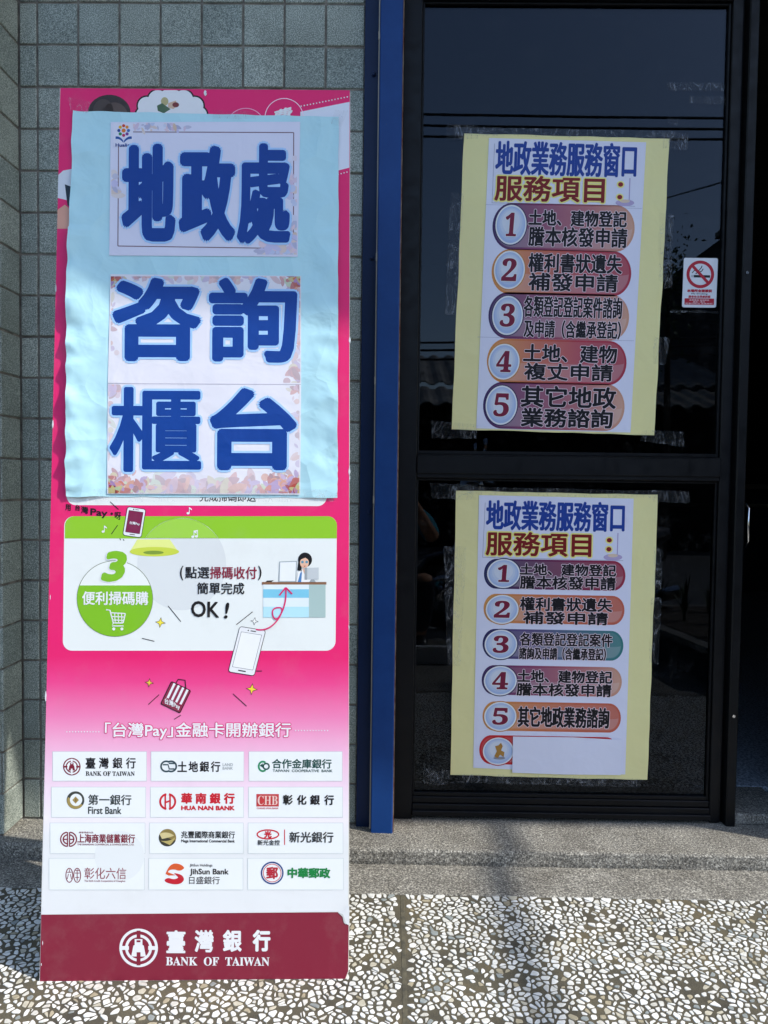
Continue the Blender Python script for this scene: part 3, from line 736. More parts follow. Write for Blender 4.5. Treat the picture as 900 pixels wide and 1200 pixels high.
BS.shapes('monitor_drawing', face, [([(358.5, 665.5), (373.5, 665), (373.5, 679), (358.5, 679)], lin('c3c8c9')), ([(357, 665.3), (360, 665.2), (360, 679.3), (357, 679.3)], lin('9ba2a4'), 1), ([(364.5, 679), (368, 679), (370, 682), (362.5, 682)], lin('9ba2a4'), 1)], .0011)
ar = bez((300, 737.5), (316, 741), (327, 724))+bez((327, 724), (334, 712), (327, 712))[1:]+bez((327, 712), (317, 712), (320, 722))[1:]+bez((320, 722), (324, 731), (331, 716))[1:]+bez((331, 716), (336, 704), (335, 690))[1:]
AR = lin('d8286a')
BS.shapes('arrow_drawing', face, [(q, c, s+i*.04) for i, (q, c, s) in enumerate(strokes(ar, 1.7, AR))]+[(q, c, 3+i) for i, (q, c, s) in enumerate(strokes([(327.5, 697.5), (335, 688.5)], 1.8, AR)+strokes([(335, 688.5), (342.5, 696)], 1.8, AR))], .0012)
smartphone((289.5, 763), (31, 5), (-14, 55), 30, 54, lin('f3f3f1')*.95, 'phone_drawing')
def T2(c, th, P): return [(c[0]+x*math.cos(th)-y*math.sin(th), c[1]+x*math.sin(th)+y*math.cos(th)) for x, y in P]
bag = [(T2((206, 817), .45, rrect(-13, -15, 13, 15, 2)), BLACK, 0), (T2((206, 817), .45, rrect(-12, -14, 12, 14, 1.6)), lin('8c2b48'), 1.2)]
for k in range(4): bag.append((T2((206, 817), .45, [(-9.5+k*5.6, -14), (-6.8+k*5.6, -14), (-6.8+k*5.6, 5), (-9.5+k*5.6, 5)]), W, 2.4))
bag += [(q, BLACK, 1) for q in stroke([(204, 804), (209, 796), (217, 797), (218, 808)], 1.1)]
BS.shapes('bag_drawing', face, bag, .0007)
text(BS, 'lettering', face, [dict(s='台灣Pay', rect=(193, 821, 211, 829), col=W, r=.15, slope=.42)], .0012)
spk = []
for (x, y, r, c) in ((188, 729.5, 5.5, 'f2e14a'), (298.3, 728, 4, 'f4f4ef'), (175, 800, 4.5, 'e8c04a'), (295.2, 807.5, 6, 'f2d43a')):
    def star(R): return [(x+(R if k % 2 == 0 else R*.38)*math.sin(k*math.pi/4+.12), y-(R if k % 2 == 0 else R*.38)*math.cos(k*math.pi/4+.12)) for k in range(8)]
    spk += [(star(r+.9), BLACK), (star(r-.5), lin(c), 1.2)]
BS.shapes('sparkle', face, spk, L3)
BS.shapes('accent_line', face, [ln(197, 710, 212, 728.5), ln(296, 717, 277, 732), ln(166.5, 748, 181, 751.5), ln(174, 825.5, 186.5, 814), ln(273, 813, 289, 827.5), ln(300, 786.3, 307, 786.3), ln(204, 843, 212, 838)], L3)
# headline and dots
text(BS, 'lettering', face, [dict(s='｢台灣Pay｣金融卡開辦銀行', rect=(123, 846.5, 341, 866.5), col=W, r=.35, out=lin('d8407c'), ow=.9, slope=0)], L3)
BS.shapes('dotted_line', face, [(circ(78.5+i*3.4, 857.5, .75, .75, 8), W) for i in range(12)]+[(circ(346.5+i*3.4, 856, .75, .75, 8), W) for i in range(12)], L3)

# twelve bank cards
def card(x0, y0, x1, y1, label):
    c = BS.shapes('bank_card', stand, [([(x0, y0), (x1, y0), (x1, y1), (x0, y1)], lin('c9cfcd')), ([(x0+.5, y0+.5), (x1-.5, y0+.5), (x1-.5, y1-.5), (x0+.5, y1-.5)], lin('e9ecea'), 1.4)], L2)
    c['label'] = label; return c
rowsY = [(880.5, 915.5), (922, 958), (964, 1000.5), (1005.5, 1043)]
colsX = [[(61.5, 172), (60, 171), (58.5, 170.3), (57.3, 169.5)], [(176.8, 286), (176, 285.8), (175, 285.5), (174, 285)], [(291.5, 401.3), (291, 401.8), (290.5, 402.2), (290, 402.6)]]
names = [['white card of a bank with a round maroon coin mark', 'white card of a bank with a dark round knot mark', 'white card of a bank with a green interlocking mark'], ['white card of a bank with a gold and black ring', 'white card of a bank with bright red lettering', 'white card of a bank with a red block mark'], ['white card of a bank with small maroon lettering', 'white card of a bank with a gold ball mark', 'white card of a bank with a red oval mark'], ['white card of a bank with twin leaf marks', 'white card of a bank with an orange and red swirl', 'white card of the post bank with green lettering']]
cards = [[card(colsX[c][r][0], rowsY[r][0], colsX[c][r][1], rowsY[r][1], names[r][c]) for c in range(3)] for r in range(4)]
LC = .0006
def ringlogo(cx, cy2, r, col, bgc, sub=0):
    it = [(circ(cx, cy2, r, r, 40), col, sub), (circ(cx, cy2, r*.86, r*.86, 40), bgc, sub+1.2)]
    it += [(circ(cx, cy2, r*.70, r*.70, 36), col, sub+2.4), (circ(cx, cy2, r*.56, r*.56, 36), bgc, sub+3.6)]
    for (a, b, c, d) in ((-.10, .10, -.9, -.55), (-.10, .10, .55, .9), (-.9, -.5, -.1, .1), (.5, .9, -.1, .1)):
        it.append(([(cx+a*r, cy2+c*r), (cx+b*r, cy2+c*r), (cx+b*r, cy2+d*r), (cx+a*r, cy2+d*r)], col if abs(c) < .2 else bgc, sub+4.8))
    # the old spade coin in the middle
    P = [(-.20, -.46), (.20, -.46), (.20, -.16), (.27, -.12), (.38, .44), (.10, .44), (.10, .22), (-.10, .22), (-.10, .44), (-.38, .44), (-.27, -.12), (-.20, -.16)]
    it.append(([(cx+a*r, cy2+b*r) for a, b in P], col, sub+6))
    it.append(([(cx+a*r, cy2+b*r) for a, b in ((-.1, -.4), (.1, -.4), (.1, -.3), (-.1, -.3))], bgc, sub+7.2))
    return it
CW = lin('e9ecea'); MR = lin('7c1f33'); RED = lin('c8202f')
c = cards[0][0]; BS.shapes('logo', c, ringlogo(84.3, 898.3, 10.3, MR, CW), LC)
text(BS, 'lettering', c, [*[dict(s=c1, rect=(x_, 887.6, x_+11.6, 900.6), col=BLACK, r=.3) for c1, x_ in (('臺', 100.4), ('灣', 116), ('銀', 132), ('行', 147.6))], dict(s=bold_serif('BANK OF TAIWAN'), rect=(100.4, 903.8, 158, 909.2), col=BLACK, r=.08)], LC)
c = cards[0][1]
BS.shapes('logo', c, strokes(circ(195, 898, 6.2, 6, 20, 60, 300), 2, lin('34484e'))+strokes(circ(200.5, 898, 6.2, 6, 20, -120, 120), 2, lin('34484e'), 1)+strokes([(191, 896), (197, 896), (198.5, 901), (204.5, 901)], 1.6, lin('34484e'), 2)+strokes([(198, 894.5), (205, 894.5)], 1.5, lin('34484e'), 3), LC)
text(BS, 'lettering', c, [*[dict(s=c1, rect=(x_, 892, x_+11.2, 904.6), col=BLACK, r=.35) for c1, x_ in (('土', 208), ('地', 221), ('銀', 234), ('行', 247))], dict(s='LAND', rect=(261, 894.3, 273, 897.6), col=lin('9aa0a0'), r=.05), dict(s='BANK', rect=(261, 898.5, 273, 901.8), col=lin('9aa0a0'), r=.05)], LC)
c = cards[0][2]; DG = lin('1f4a42')
BS.shapes('logo', c, strokes(circ(308, 898, 4.8, 5.6, 20, 50, 310), 2.2, lin('2a8a5c'))+strokes(circ(312, 898, 3.4, 3.4, 20, 0, 360), 1.8, DG, 1, True)+[([(304.5, 897), (308, 894.4), (308, 899.6)], DG, 2)], LC)
text(BS, 'lettering', c, [dict(s='合作金庫銀行', rect=(318.7, 889.2, 388.6, 900.6), col=DG, r=.3), dict(s='TAIWAN  COOPERATIVE  BANK', rect=(319.6, 901.6, 389.7, 904.8), col=DG, r=.12)], LC)
c = cards[1][0]
BS.shapes('logo', c, [(circ(88.6, 937.6, 10.4, 10.4, 40), lin('3b3f3a')), (circ(88.6, 938.6, 9.9, 9.1, 40, 30, 210), lin('a08c50'), 1.2), (circ(89.3, 937.2, 7.2, 7.2, 36), CW, 2.4), ([(88.8, 933.2), (92.6, 937.4), (88.8, 941.6), (85, 937.4)], lin('a08648'), 3.6), ([(87.9, 935.6), (89.7, 935.6), (89.7, 939.2), (87.9, 939.2)], lin('7a6534'), 4.8)], LC)
text(BS, 'lettering', c, [dict(s='第一銀行', rect=(103.3, 931, 154.2, 943.4), col=lin('2c3433'), r=.25), dict(s='First Bank', rect=(103.3, 945.2, 142.4, 953.9), col=lin('2c3433'), r=.25)], LC)
c = cards[1][1]
BS.shapes('logo', c, strokes(circ(196.6, 939.3, 8.8, 8.8, 22, 100, 260), 2.4, RED)+strokes(circ(196.6, 939.3, 8.8, 8.8, 22, -80, 80), 2.4, RED, 1)+strokes([(193.8, 932), (193.8, 947.2)], 1.9, RED, 2)+strokes([(199.4, 931.4), (199.4, 946.6)], 1.9, RED, 2)+strokes([(193, 940.6), (200.2, 938)], 1.9, RED, 3), LC)
text(BS, 'lettering', c, [*[dict(s=c1, rect=(x_, 929, x_+13, 942), col=RED, r=.6) for c1, x_ in (('華', 212.3), ('南', 229), ('銀', 245.6), ('行', 262.2))], dict(s='HUA NAN BANK', rect=(212.3, 944, 275.2, 949.6), col=RED, r=.45)], LC)
c = cards[1][2]
BS.shapes('logo', c, [([(300.5, 930.4), (326.8, 930.4), (326.8, 945), (300.5, 945)], lin('c03a3c'))], LC)
text(BS, 'lettering', c, [dict(s=bold_serif('CHB'), rect=(302, 932.3, 325.3, 943.2), col=lin('eac6bc'), r=0), dict(s='CHANG HWA BANK', rect=(301, 946, 326.5, 948), col=RED, r=.05), dict(s='彰', rect=(331.4, 931, 343.2, 943.3), col=BLACK, r=.4), dict(s='化', rect=(348, 931.3, 359.3, 943), col=BLACK, r=.4), dict(s='銀', rect=(363.3, 931.3, 375, 943.2), col=BLACK, r=.4), dict(s='行', rect=(380, 931.3, 391.4, 943.3), col=BLACK, r=.4)], .0009)
c = cards[2][0]; lg = []
for sx in (-1, 1):
    for k, rr in enumerate((8.3, 5.2)):
        lg += strokes([(80.5+sx*1.0+sx*rr*math.sin(a)*(1), 983.4-rr*math.cos(a)) for a in np.linspace(.1, math.pi-.1, 16)], 1.5, MR, k)
    lg += strokes([(80.5+sx*1.2, 975), (80.5+sx*1.2, 992)], 1.3, MR, 2)+strokes([(80.5+sx*1.2, 983.4), (80.5+sx*6, 983.4)], 1.3, MR, 3)
BS.shapes('logo', c, lg, LC)
text(BS, 'lettering', c, [dict(s='上海商業儲蓄銀行', rect=(90.7, 977.2, 158.4, 987.8), col=MR, r=.28), dict(s='THE SHANGHAI COMMERCIAL & SAVINGS BANK, LTD.', rect=(90.7, 988.6, 157.4, 990.9), col=MR, r=.06), dict(s='總管理處出品', rect=(92.6, 974.4, 109.5, 976.4), col=MR, r=.02)], LC)
c = cards[2][1]
BS.shapes('logo', c, [(circ(196.3, 981.5, 10.2, 10.2, 40), lin('8c7a45')), (circ(196.3, 981.5, 10.2, 10.2, 26, 20, 200), lin('3c3a30'), 1.2), (bez((187, 977), (196, 973), (204, 979))+bez((204, 979), (200, 981), (190, 983))[1:], lin('cfc08a'), 2.4), (bez((188, 985), (198, 987), (205.5, 981))+bez((205.5, 981), (204, 986), (199, 990))[1:], lin('b8a868'), 2.4)], LC)
text(BS, 'lettering', c, [dict(s='兆豐國際商業銀行', rect=(212.3, 973.8, 275.4, 982.4), col=lin('2a2a2a'), r=.22), dict(s='Mega International Commercial Bank', rect=(212.3, 983.6, 275.2, 988.2), col=lin('2a2a2a'), r=.16)], LC)
c = cards[2][2]
BS.shapes('logo', c, strokes(circ(314, 977.7, 12.6, 5.2, 36, 0, 360), 1.6, RED, 0, True)+strokes([(333.5, 972), (333.5, 990)], 1.1, RED), LC)
text(BS, 'lettering', c, [dict(s='光', rect=(309.5, 973.4, 318.5, 982), col=RED, r=.5), dict(s='新光金控', rect=(301.8, 984, 328, 990.4), col=lin('2a2a2a'), r=.12), dict(s='新光銀行', rect=(339, 974.5, 390.8, 987.3), col=lin('2a2a2a'), r=.25)], .0009)
c = cards[3][0]; lf = []
for sx in (-1, 1):
    lf += strokes(circ(86+sx*4.6, 1025.6, 4.0, 8.2, 30, 0, 360), 1.0, MR, 0, True)
lf += strokes([(78.8, 1022), (84, 1022)], .8, MR, 1)+strokes([(81.4, 1018.5), (81.4, 1022)], .8, MR)+strokes([(80.4, 1024), (79, 1030)], .8, MR)+strokes([(82.6, 1024), (84, 1030)], .8, MR)+strokes([(88.5, 1020), (93, 1020)], .8, MR)+strokes([(88, 1023), (93.5, 1023)], .8, MR)+strokes([(90.6, 1018.6), (90.6, 1032)], .8, MR, 1)+strokes([(88.5, 1028), (93, 1028)], .8, MR)
BS.shapes('logo', c, lf, LC)
text(BS, 'lettering', c, [dict(s='彰化六信', rect=(99, 1016.6, 148, 1030), col=lin('8c3a48'), r=.05), dict(s='The Sixth Credit Cooperative of Changhua', rect=(99, 1031, 147, 1034), col=lin('8c3a48'), r=.03)], LC)
c = cards[3][1]
s1 = [(194, 1024)]+bez((194, 1024), (199, 1010), (208, 1012))+bez((208, 1012), (214, 1013), (216, 1017))[1:]+bez((216, 1017), (212, 1022), (206, 1019))[1:]+bez((206, 1019), (198, 1018), (197, 1022))[1:]+[(206, 1025.5), (198, 1026)]
s2 = bez((204, 1023), (216, 1024), (215.6, 1031))+bez((215.6, 1031), (213, 1037), (203, 1036))[1:]+bez((203, 1036), (193, 1034.5), (193, 1031))[1:]+bez((193, 1031), (196, 1027.6), (201, 1029.6))[1:]+bez((201, 1029.6), (206, 1031), (209, 1028))[1:]
BS.shapes('logo', c, [(s1, lin('d85a2a')), (s2, lin('c01f2e'), 1)], LC)
text(BS, 'lettering', c, [dict(s='JihSun Holdings', rect=(222.4, 1012.2, 249, 1016.2), col=lin('3a3636'), r=.08), dict(s='JihSun Bank', rect=(222.4, 1017.8, 268, 1026.6), col=lin('2a2626'), r=.3), dict(s='日盛銀行', rect=(221.6, 1027, 257.6, 1036), col=lin('3a3636'), r=.12)], LC)
c = cards[3][2]
BS.shapes('logo', c, [(circ(319, 1022.9, 13.4, 13.4, 44), lin('22407c')), (circ(319, 1022.9, 11.6, 11.6, 44), CW, 1.2)]+strokes(circ(319, 1022.9, 10.4, 10.4, 36, 0, 360), .9, lin('c83a44'), 2.4, True), LC)
text(BS, 'lettering', c, [dict(s='郵', rect=(312, 1015.6, 326, 1030), col=lin('b52a38'), r=.6), dict(s='中華郵政', rect=(336.9, 1016.6, 387.2, 1029), col=lin('1d8040'), r=.6)], .0009)
# footer
BS.shapes('logo', foot, ringlogo(162.5, 1110.7, 22.6, W, lin('842338')), .0004)
text(BS, 'lettering', foot, [dict(s='臺', rect=(195, 1090, 217.5, 1117), col=W, r=.9), dict(s='灣', rect=(228, 1089.5, 250.5, 1116), col=W, r=.8), dict(s='銀', rect=(261, 1089.5, 283.5, 1115.5), col=W, r=.9), dict(s='行', rect=(296, 1089.5, 317, 1115), col=W, r=1.1), dict(s=bold_serif('BANK  OF  TAIWAN'), rect=(194.5, 1121.4, 315.8, 1131.6), col=W, r=.12)], .0004)
BS.shapes('painted_reflection', stand, [(circ(140, 1003, 29, 29.5, 60), lin('e3e6e4'))], L2+.0002)  # second round light reflection, painted in flat colour over the cards

# ------------------------------------------------------------------ pale blue notice taped on the stand
note = empty('blue_notice', 'crumpled pale blue paper notice with big blue lettering taped on the pink stand', 'notice', tuple(BS.map([(238, 360)], .002)[0]))
NS = Sheet(BS.pt, nb, P_PAPER, slope=.004, shear=-.006)
def sheet_grid(sh, quad, nu, nv, fn, edge=lambda u, v: (0, 0)):
    q = np.array(quad, float); P = []; Lf = []
    for j in range(nv+1):
        for i in range(nu+1):
            u, v = i/nu, j/nv
            p = (q[0]*(1-u)+q[1]*u)*(1-v)+(q[3]*(1-u)+q[2]*u)*v
            e = edge(u, v); P.append((p[0]+e[0], p[1]+e[1])); Lf.append(fn(u, v, p))
    Fc = [(j*(nu+1)+i, j*(nu+1)+i+1, (j+1)*(nu+1)+i+1, (j+1)*(nu+1)+i) for j in range(nv) for i in range(nu)]
    return sh.map(P, np.array(Lf)), Fc
def ridged(x, y, s, seed): return 1-abs(noise.noise(Vector((x*s, y*s, seed))))*2
FOLDS = [(random.uniform(-1, 1), random.uniform(.4, 1.6), random.uniform(3.5, 8), random.uniform(0, 1)) for _ in range(6)]
def folds(u, v):
    t = 0
    for ax, ay, k, ph_ in FOLDS:
        q_ = (u*ax+v*ay+.05*noise.noise(Vector((u*3, v*4, k))))*k+ph_
        t += abs((q_ % 1)-.5)*2-.5
    return t/3
def cy_lift(u, v, p):
    m_ = max(0, (130-p[0])/45, (p[0]-352)/35)         # margins left and right of the printed sheets
    m_ = min(1, m_)
    f = .0018+.0002*noise.noise(Vector((u*4, v*5, 1)))
    a = .0060*m_*(ridged(u*1.0, v*2.2, 5.5, 2)+.5*ridged(u, v*1.5, 11, 8))+.0016*m_*noise.noise(Vector((u*10, v*26, 4)))
    k = min(1, v*1.6+.25)
    gapb = .0008 if v > .985 else 0
    a += .0085*m_*folds(u, v)*(1 if v > .3 else .4)
    return max(.0009, f+a*k*(.45 if u > .5 else 1))+(.005*m_*min(1, (.12-u)/.06) if u < .12 and v > .3 else 0)-gapb
def cy_edge(u, v):
    ex = 0
    if u == 0: ex = 2.0*noise.noise(Vector((0, v*9, 2)))+.4*noise.noise(Vector((0, v*30, 2)))-(2.5*math.sin(min(1, v*1.1)*math.pi)-1.5)
    if u == 1: ex = .9*noise.noise(Vector((5, v*14, 2)))+(2.5 if v > .9 else 0)*noise.noise(Vector((7, v*50, 2)))
    ey_ = 1.2*noise.noise(Vector((u*12, 3, 9))) if v in (0, 1) else 0
    return (ex, ey_)
V, Fc = sheet_grid(NS, [(85, 130.5), (397, 137.5), (395.5, 583.5), (77.5, 582)], 100, 140, cy_lift, cy_edge)
CY = np.array([.47, .74, .79])
backing = mesh_obj('backing_sheet', V, Fc, P_CYAN, note, smooth=True, cols=[CY]*len(Fc))
def leafdeco(sh, spots, pal_, lay_, parent, name, clip):
    """spots: x, y, spread x, spread y, count, size, strength of the print"""
    it = []
    for (x, y, sx, sy2, n, R0, k_) in spots:
        for _ in range(n):
            a, b = x+random.gauss(0, 1)*sx, y+random.gauss(0, 1)*sy2
            if not (clip[0]-R0 < a < clip[2]+R0 and clip[1]-R0 < b < clip[3]+R0): continue
            r = R0*random.uniform(.35, 1.1); c = lin(random.choice(pal_)); th = random.uniform(0, 6.28)
            q = math.exp(-((a-x)**2/(2*(sx*2)**2)+(b-y)**2/(2*(sy2*2)**2)))*k_
            c = c*q*(1-.25*max(0, q-.6))+lin('e9e6ec')*.93*(1-q)
            kind = random.random()
            if kind < .6: P = [(a+r*math.cos(t)*math.cos(th)-r*.42*math.sin(t)*abs(math.sin(t))**.5*math.sin(th), b+r*math.cos(t)*math.sin(th)+r*.42*math.sin(t)*abs(math.sin(t))**.5*math.cos(th)) for t in np.linspace(0, 2*math.pi, 15)[:-1]]
            else: P = circ(a, b, r*.55, r*.55, 14)
            P = [(min(max(px_, clip[0]), clip[2]), min(max(py_, clip[1]), clip[3])) for px_, py_ in P]
            if max(p[0] for p in P)-min(p[0] for p in P) < .8 or max(p[1] for p in P)-min(p[1] for p in P) < .8: continue
            it.append((P, c, 0, q))
    it.sort(key=lambda e: e[3])
    it = [(p, c, i*.35/60) for i, (p, c, s_, q) in enumerate(it)]
    return tag(sh.shapes(name, parent, it, lay_), kind='stuff')
SH = .0030
autumn = ['b5402a', 'a02c30', 'd07a3a', 'c48a98', 'b08ab8', 'c8b87a', 'a07ab0', '8a2a28', 'd89080', 'b7c79a', 'c85a30', 'b54a2a']
s1q = [(130.2, 144), (352, 143.6), (349, 301.5), (128.5, 300)]
sh1 = NS.slab('printed_sheet', note, s1q, lin('e4e3f2')*.93, SH, .0003); sh1['label'] = 'top printed sheet with three big blue characters'
NS.shapes('border_line', sh1, strokes([(139.5, 155.5), (344.3, 156.3)], 1.1, lin('7a5a62'))+strokes([(344.3, 156.3), (344, 292)], 1.1, lin('7a5a62'))+strokes([(344, 292), (138.7, 289)], 1.1, lin('7a5a62'))+strokes([(138.7, 289), (139.5, 155.5)], 1.1, lin('7a5a62')), SH+.0001)
leafdeco(NS, [(170, 149, 12, 3, 26, 5, .6), (205, 150, 8, 3, 12, 5, .7), (344, 225, 4, 14, 22, 9, .6), (322, 292, 18, 5, 40, 9, .6), (346, 280, 5, 12, 30, 8, .6), (134, 218, 3, 6, 9, 9, .6)], ['c9a0c0', 'b0a8d8', 'a8b8e0', 'd8b8a0', 'e0b0b8', '8a8ab8', 'd0a878'], SH+.00012, sh1, 'flower_border', (131, 145, 348, 299))
fl_ = [(circ(145.5+5.6*math.cos(a), 154+5.6*math.sin(a), 1.9, 1.9, 14), lin(c), 1) for a, c in zip(np.linspace(-1.57, 4.71, 9)[:-1], ['d0452a', 'e08a2a', '3a6ab0', '7a3a90', 'c02a60', '3a8a4a', '2a4a90', 'e0b02a'])]
NS.shapes('logo', sh1, [(rrect(133.5, 145.5, 156.5, 172.5, 1), lin('e8e6f2')*.93, 0), (circ(145.5, 154, 2.4, 2.4, 16), lin('e07a2a'), 2)]+fl_+[(bez((136, 161), (141, 160), (145.2, 166))+[(145.2, 168.5)]+bez((145.2, 168.5), (141, 163), (136, 164))[1:], lin('24549a'), 2), (bez((155, 161), (150, 160), (145.8, 166))+[(145.8, 168.5)]+bez((145.8, 168.5), (150, 163), (155, 164))[1:], lin('24549a'), 2)], SH+.00035)
text(NS, 'lettering', sh1, [dict(s='Hualien', rect=(136, 169, 156, 173), col=NAVY, r=.2)], SH+.0006)
HB = dict(col=np.array([.002, .046, .27]), out=lin('a6cdf3'), ow=2.5)
text(NS, 'lettering', sh1, [dict(s='地', rect=(143, 169.5, 206.5, 284), r=3.9, **HB), dict(s='政', rect=(210, 171.5, 276.5, 284), r=4.2, **HB), dict(s='處', rect=(278, 169, 341, 287), r=3.0, **HB)], SH+.0006)
s2q = [(130, 322), (353, 324), (353, 452), (127, 449)]
sh2 = NS.slab('printed_sheet', note, s2q, lin('e9e6ec')*.95, SH+.0001, .0003); sh2['label'] = 'middle printed sheet with two big blue characters'
leafdeco(NS, [(131, 325, 9, 8, 70, 7, .95), (352, 325, 11, 9, 80, 8, .95), (175, 324, 24, 3, 40, 7, .55), (280, 325, 34, 3, 50, 8, .5), (351, 375, 4, 26, 40, 9, .55), (131, 380, 3, 26, 26, 7, .4), (346, 440, 9, 12, 30, 10, .45)], autumn, SH+.0002, sh2, 'leaf_border', (130.5, 324.5, 352, 449))
text(NS, 'lettering', sh2, [dict(s='咨', rect=(132, 326, 236.5, 424), r=4.0, **HB), dict(s='詢', rect=(245, 326, 348.5, 425.5), r=3.2, **HB)], SH+.0006)
s3q = [(127, 449.3), (353, 450.5), (352, 579.8), (126, 578.8)]
sh3 = NS.slab('printed_sheet', note, s3q, lin('e9e6ec')*.95, SH+.0002, .0003); sh3['label'] = 'bottom printed sheet with two big blue characters'
leafdeco(NS, [(130, 576, 12, 10, 110, 8, 1.0), (350, 576, 12, 10, 110, 8, 1.0), (155, 570, 14, 8, 60, 8, .7), (325, 570, 14, 8, 60, 8, .7), (200, 572, 24, 7, 60, 13, .45), (275, 572, 26, 7, 60, 13, .45), (130, 500, 3, 34, 30, 8, .35), (350, 505, 3, 34, 30, 8, .35), (132, 455, 6, 5, 20, 8, .5), (350, 455, 6, 5, 20, 8, .5)], autumn, SH+.0003, sh3, 'leaf_border', (127.5, 451, 351, 578.3))
NS.shapes('seam_line', sh3, strokes([(127.2, 449.8), (352.8, 451)], .7, lin('b9b4c0')), SH+.0005)
text(NS, 'lettering', sh3, [dict(s='櫃', rect=(129, 454, 236.5, 553.5), r=2.0, **HB), dict(s='台', rect=(246, 455, 348.5, 551.5), r=4.1, **HB)], SH+.0008)
def tape(sh, parent, quad, lift, amp=.0012, seed=0):
    def fn(u, v, p): return lift+amp*(.5+.5*noise.noise(Vector((u*5+seed, v*5, 3))))
    def ed(u, v):
        return (1.3*noise.noise(Vector((u*6, v*6, seed))), 1.3*noise.noise(Vector((u*6, v*6, seed+9))))
    V, Fc = sheet_grid(sh, quad, 10, 10, fn, ed)
    return mesh_obj('tape', V, Fc, M_TAPE, parent, smooth=True)
tape(NS, note, [(80, 115), (108, 121), (104, 134), (84, 132)], .0035, seed=1)
tape(NS, note, [(250, 130), (300, 132), (300, 141), (250, 140)], .0034, seed=2)
tape(NS, note, [(392, 130), (408, 131), (400, 150), (388, 146)], .0034, seed=3)
tape(NS, note, [(78, 573), (396, 574), (395, 588), (79, 588)], .0042, .0006, seed=4)

# ------------------------------------------------------------------ the two yellow notices on the door
GS = Sheet((0, YG-.001, 0), (0, -1, 0), P_PAPER, slope=.022, shear=-.038)
def lerp(a, b, t): return a+(b-a)*t
PAL = {
 'purple': [lin('39295c'), lin('8a3a62'), lin('b06068'), lin('cf9a80')],
 'orange': [lin('d8924a'), lin('c8684a'), lin('b43a4c'), lin('a82e44')],
 'wine': [lin('1f2a5c'), lin('5a2450'), lin('7e2248'), lin('9c2440')],
 'amber': [lin('d8954e'), lin('cf7a4a'), lin('c8684c'), lin('c25f4a')],
 'teal': [lin('28285c'), lin('5a4a7c'), lin('4a6a80'), lin('2f7a78')],
 'red': [lin('c8242c'), lin('c8242c'), lin('c8242c'), lin('c8242c')]}
def gcol(p, t):
    P = PAL[p]; t = min(max(t, 0), .9999)*3; i = int(t); return P[i]+(P[i+1]-P[i])*(t-i)
def pill(sh, parent, rect, pal, circle, num, layer, lines, lr=.45, numcol=lin('7a1838')):
    x0, y0, x1, y1 = rect; sk = abs(sh.slope)*(x1-x0); h = (y1-y0-sk)
    cyy = (y0+y1)/2; sl, shh = sh.slope, sh.shear
    mx = (x0+x1)/2
    def T(P): return [(x+shh*(y-cyy), y+sl*(x-mx)) for x, y in P]
    def cap(rr, hh, lighten=0, sub=0, ylo=-1, clr=None):
        it = []; n = 40; y_t = hh/2
        def half(x):
            r = y_t*.82
            d = max(0, (x0+rr+r)-x, x-(x1-rr-r)); d = min(d, r)
            return y_t*math.sqrt(max(0, 1-(d/r)**2))
        xs = list(x0+rr+(x1-x0-2*rr)*np.array([.5-.5*math.cos(math.pi*i/n) for i in range(n+1)]))
        for a, b in zip(xs, xs[1:]):
            ha, hb = half(a), half(b)
            ta, tb_ = (a-x0)/(x1-x0), (b-x0)/(x1-x0)
            ca, cb = (gcol(pal, ta), gcol(pal, tb_)) if clr is None else (clr, clr)
            if lighten: ca, cb = ca+(W-ca)*lighten, cb+(W-cb)*lighten
            la, lb = (-ha, -hb) if ylo == -1 else (ha*.10, hb*.10)
            if ha < .01 and hb < .01: continue
            P = T([(a, cyy+la), (b, cyy+lb), (b, cyy+hb), (a, cyy+ha)])
            it.append((P, np.array([ca, cb, cb, ca]), sub))
        return it
    it = cap(0, h)+cap(2.2, h-4.5, .07, 1.2)+cap(3.0, h-6.5, .20, 2.4, ylo=0)
    o = sh.shapes('pill_badge', parent, it, layer)
    cx, cy2, rx, ry = circle
    dk = gcol(pal, .0)
    it = [(T2((cx, cy2), 0, [(x-cx+shh*(y-cy2), y-cy2) for x, y in circ(cx, cy2, rx+1.6, ry+1.6, 40)]), dk*.8, 0), ([(x+shh*(y-cy2), y) for x, y in circ(cx, cy2, rx+.5, ry+.5, 40)], W, 1.2)]
    # pale ball, blue rim print
    for k, f in enumerate((.94, .84, .72, .58)):
        it.append(([(x+shh*(y-cy2), y-ry*.05*k) for x, y in circ(cx, cy2, rx*f, ry*f, 36)], lin('a9bde0')*(1-.22*k)+W*.22*k, 2.4+k))
    sh.shapes('number_disc', parent, it, layer+.0003)
    if num:
        text(sh, 'numeral', parent, [dict(s=bold_serif(num), rect=(cx-rx*.50+(rx*.12 if num == '1' else 0), cy2-ry*.62, cx+rx*.50-(rx*.12 if num == '1' else 0), cy2+ry*.60), col=numcol, r=.5, out=W, ow=.6, shear=-.08)], layer+.0008)
    runs = [dict(s=s_, rect=r_, col=lin('100c14'), r=lr+.22, out=lin('ecd6dc'), ow=.55) for s_, r_ in lines]
    if runs: text(sh, 'lettering', parent, runs, layer+.0005)
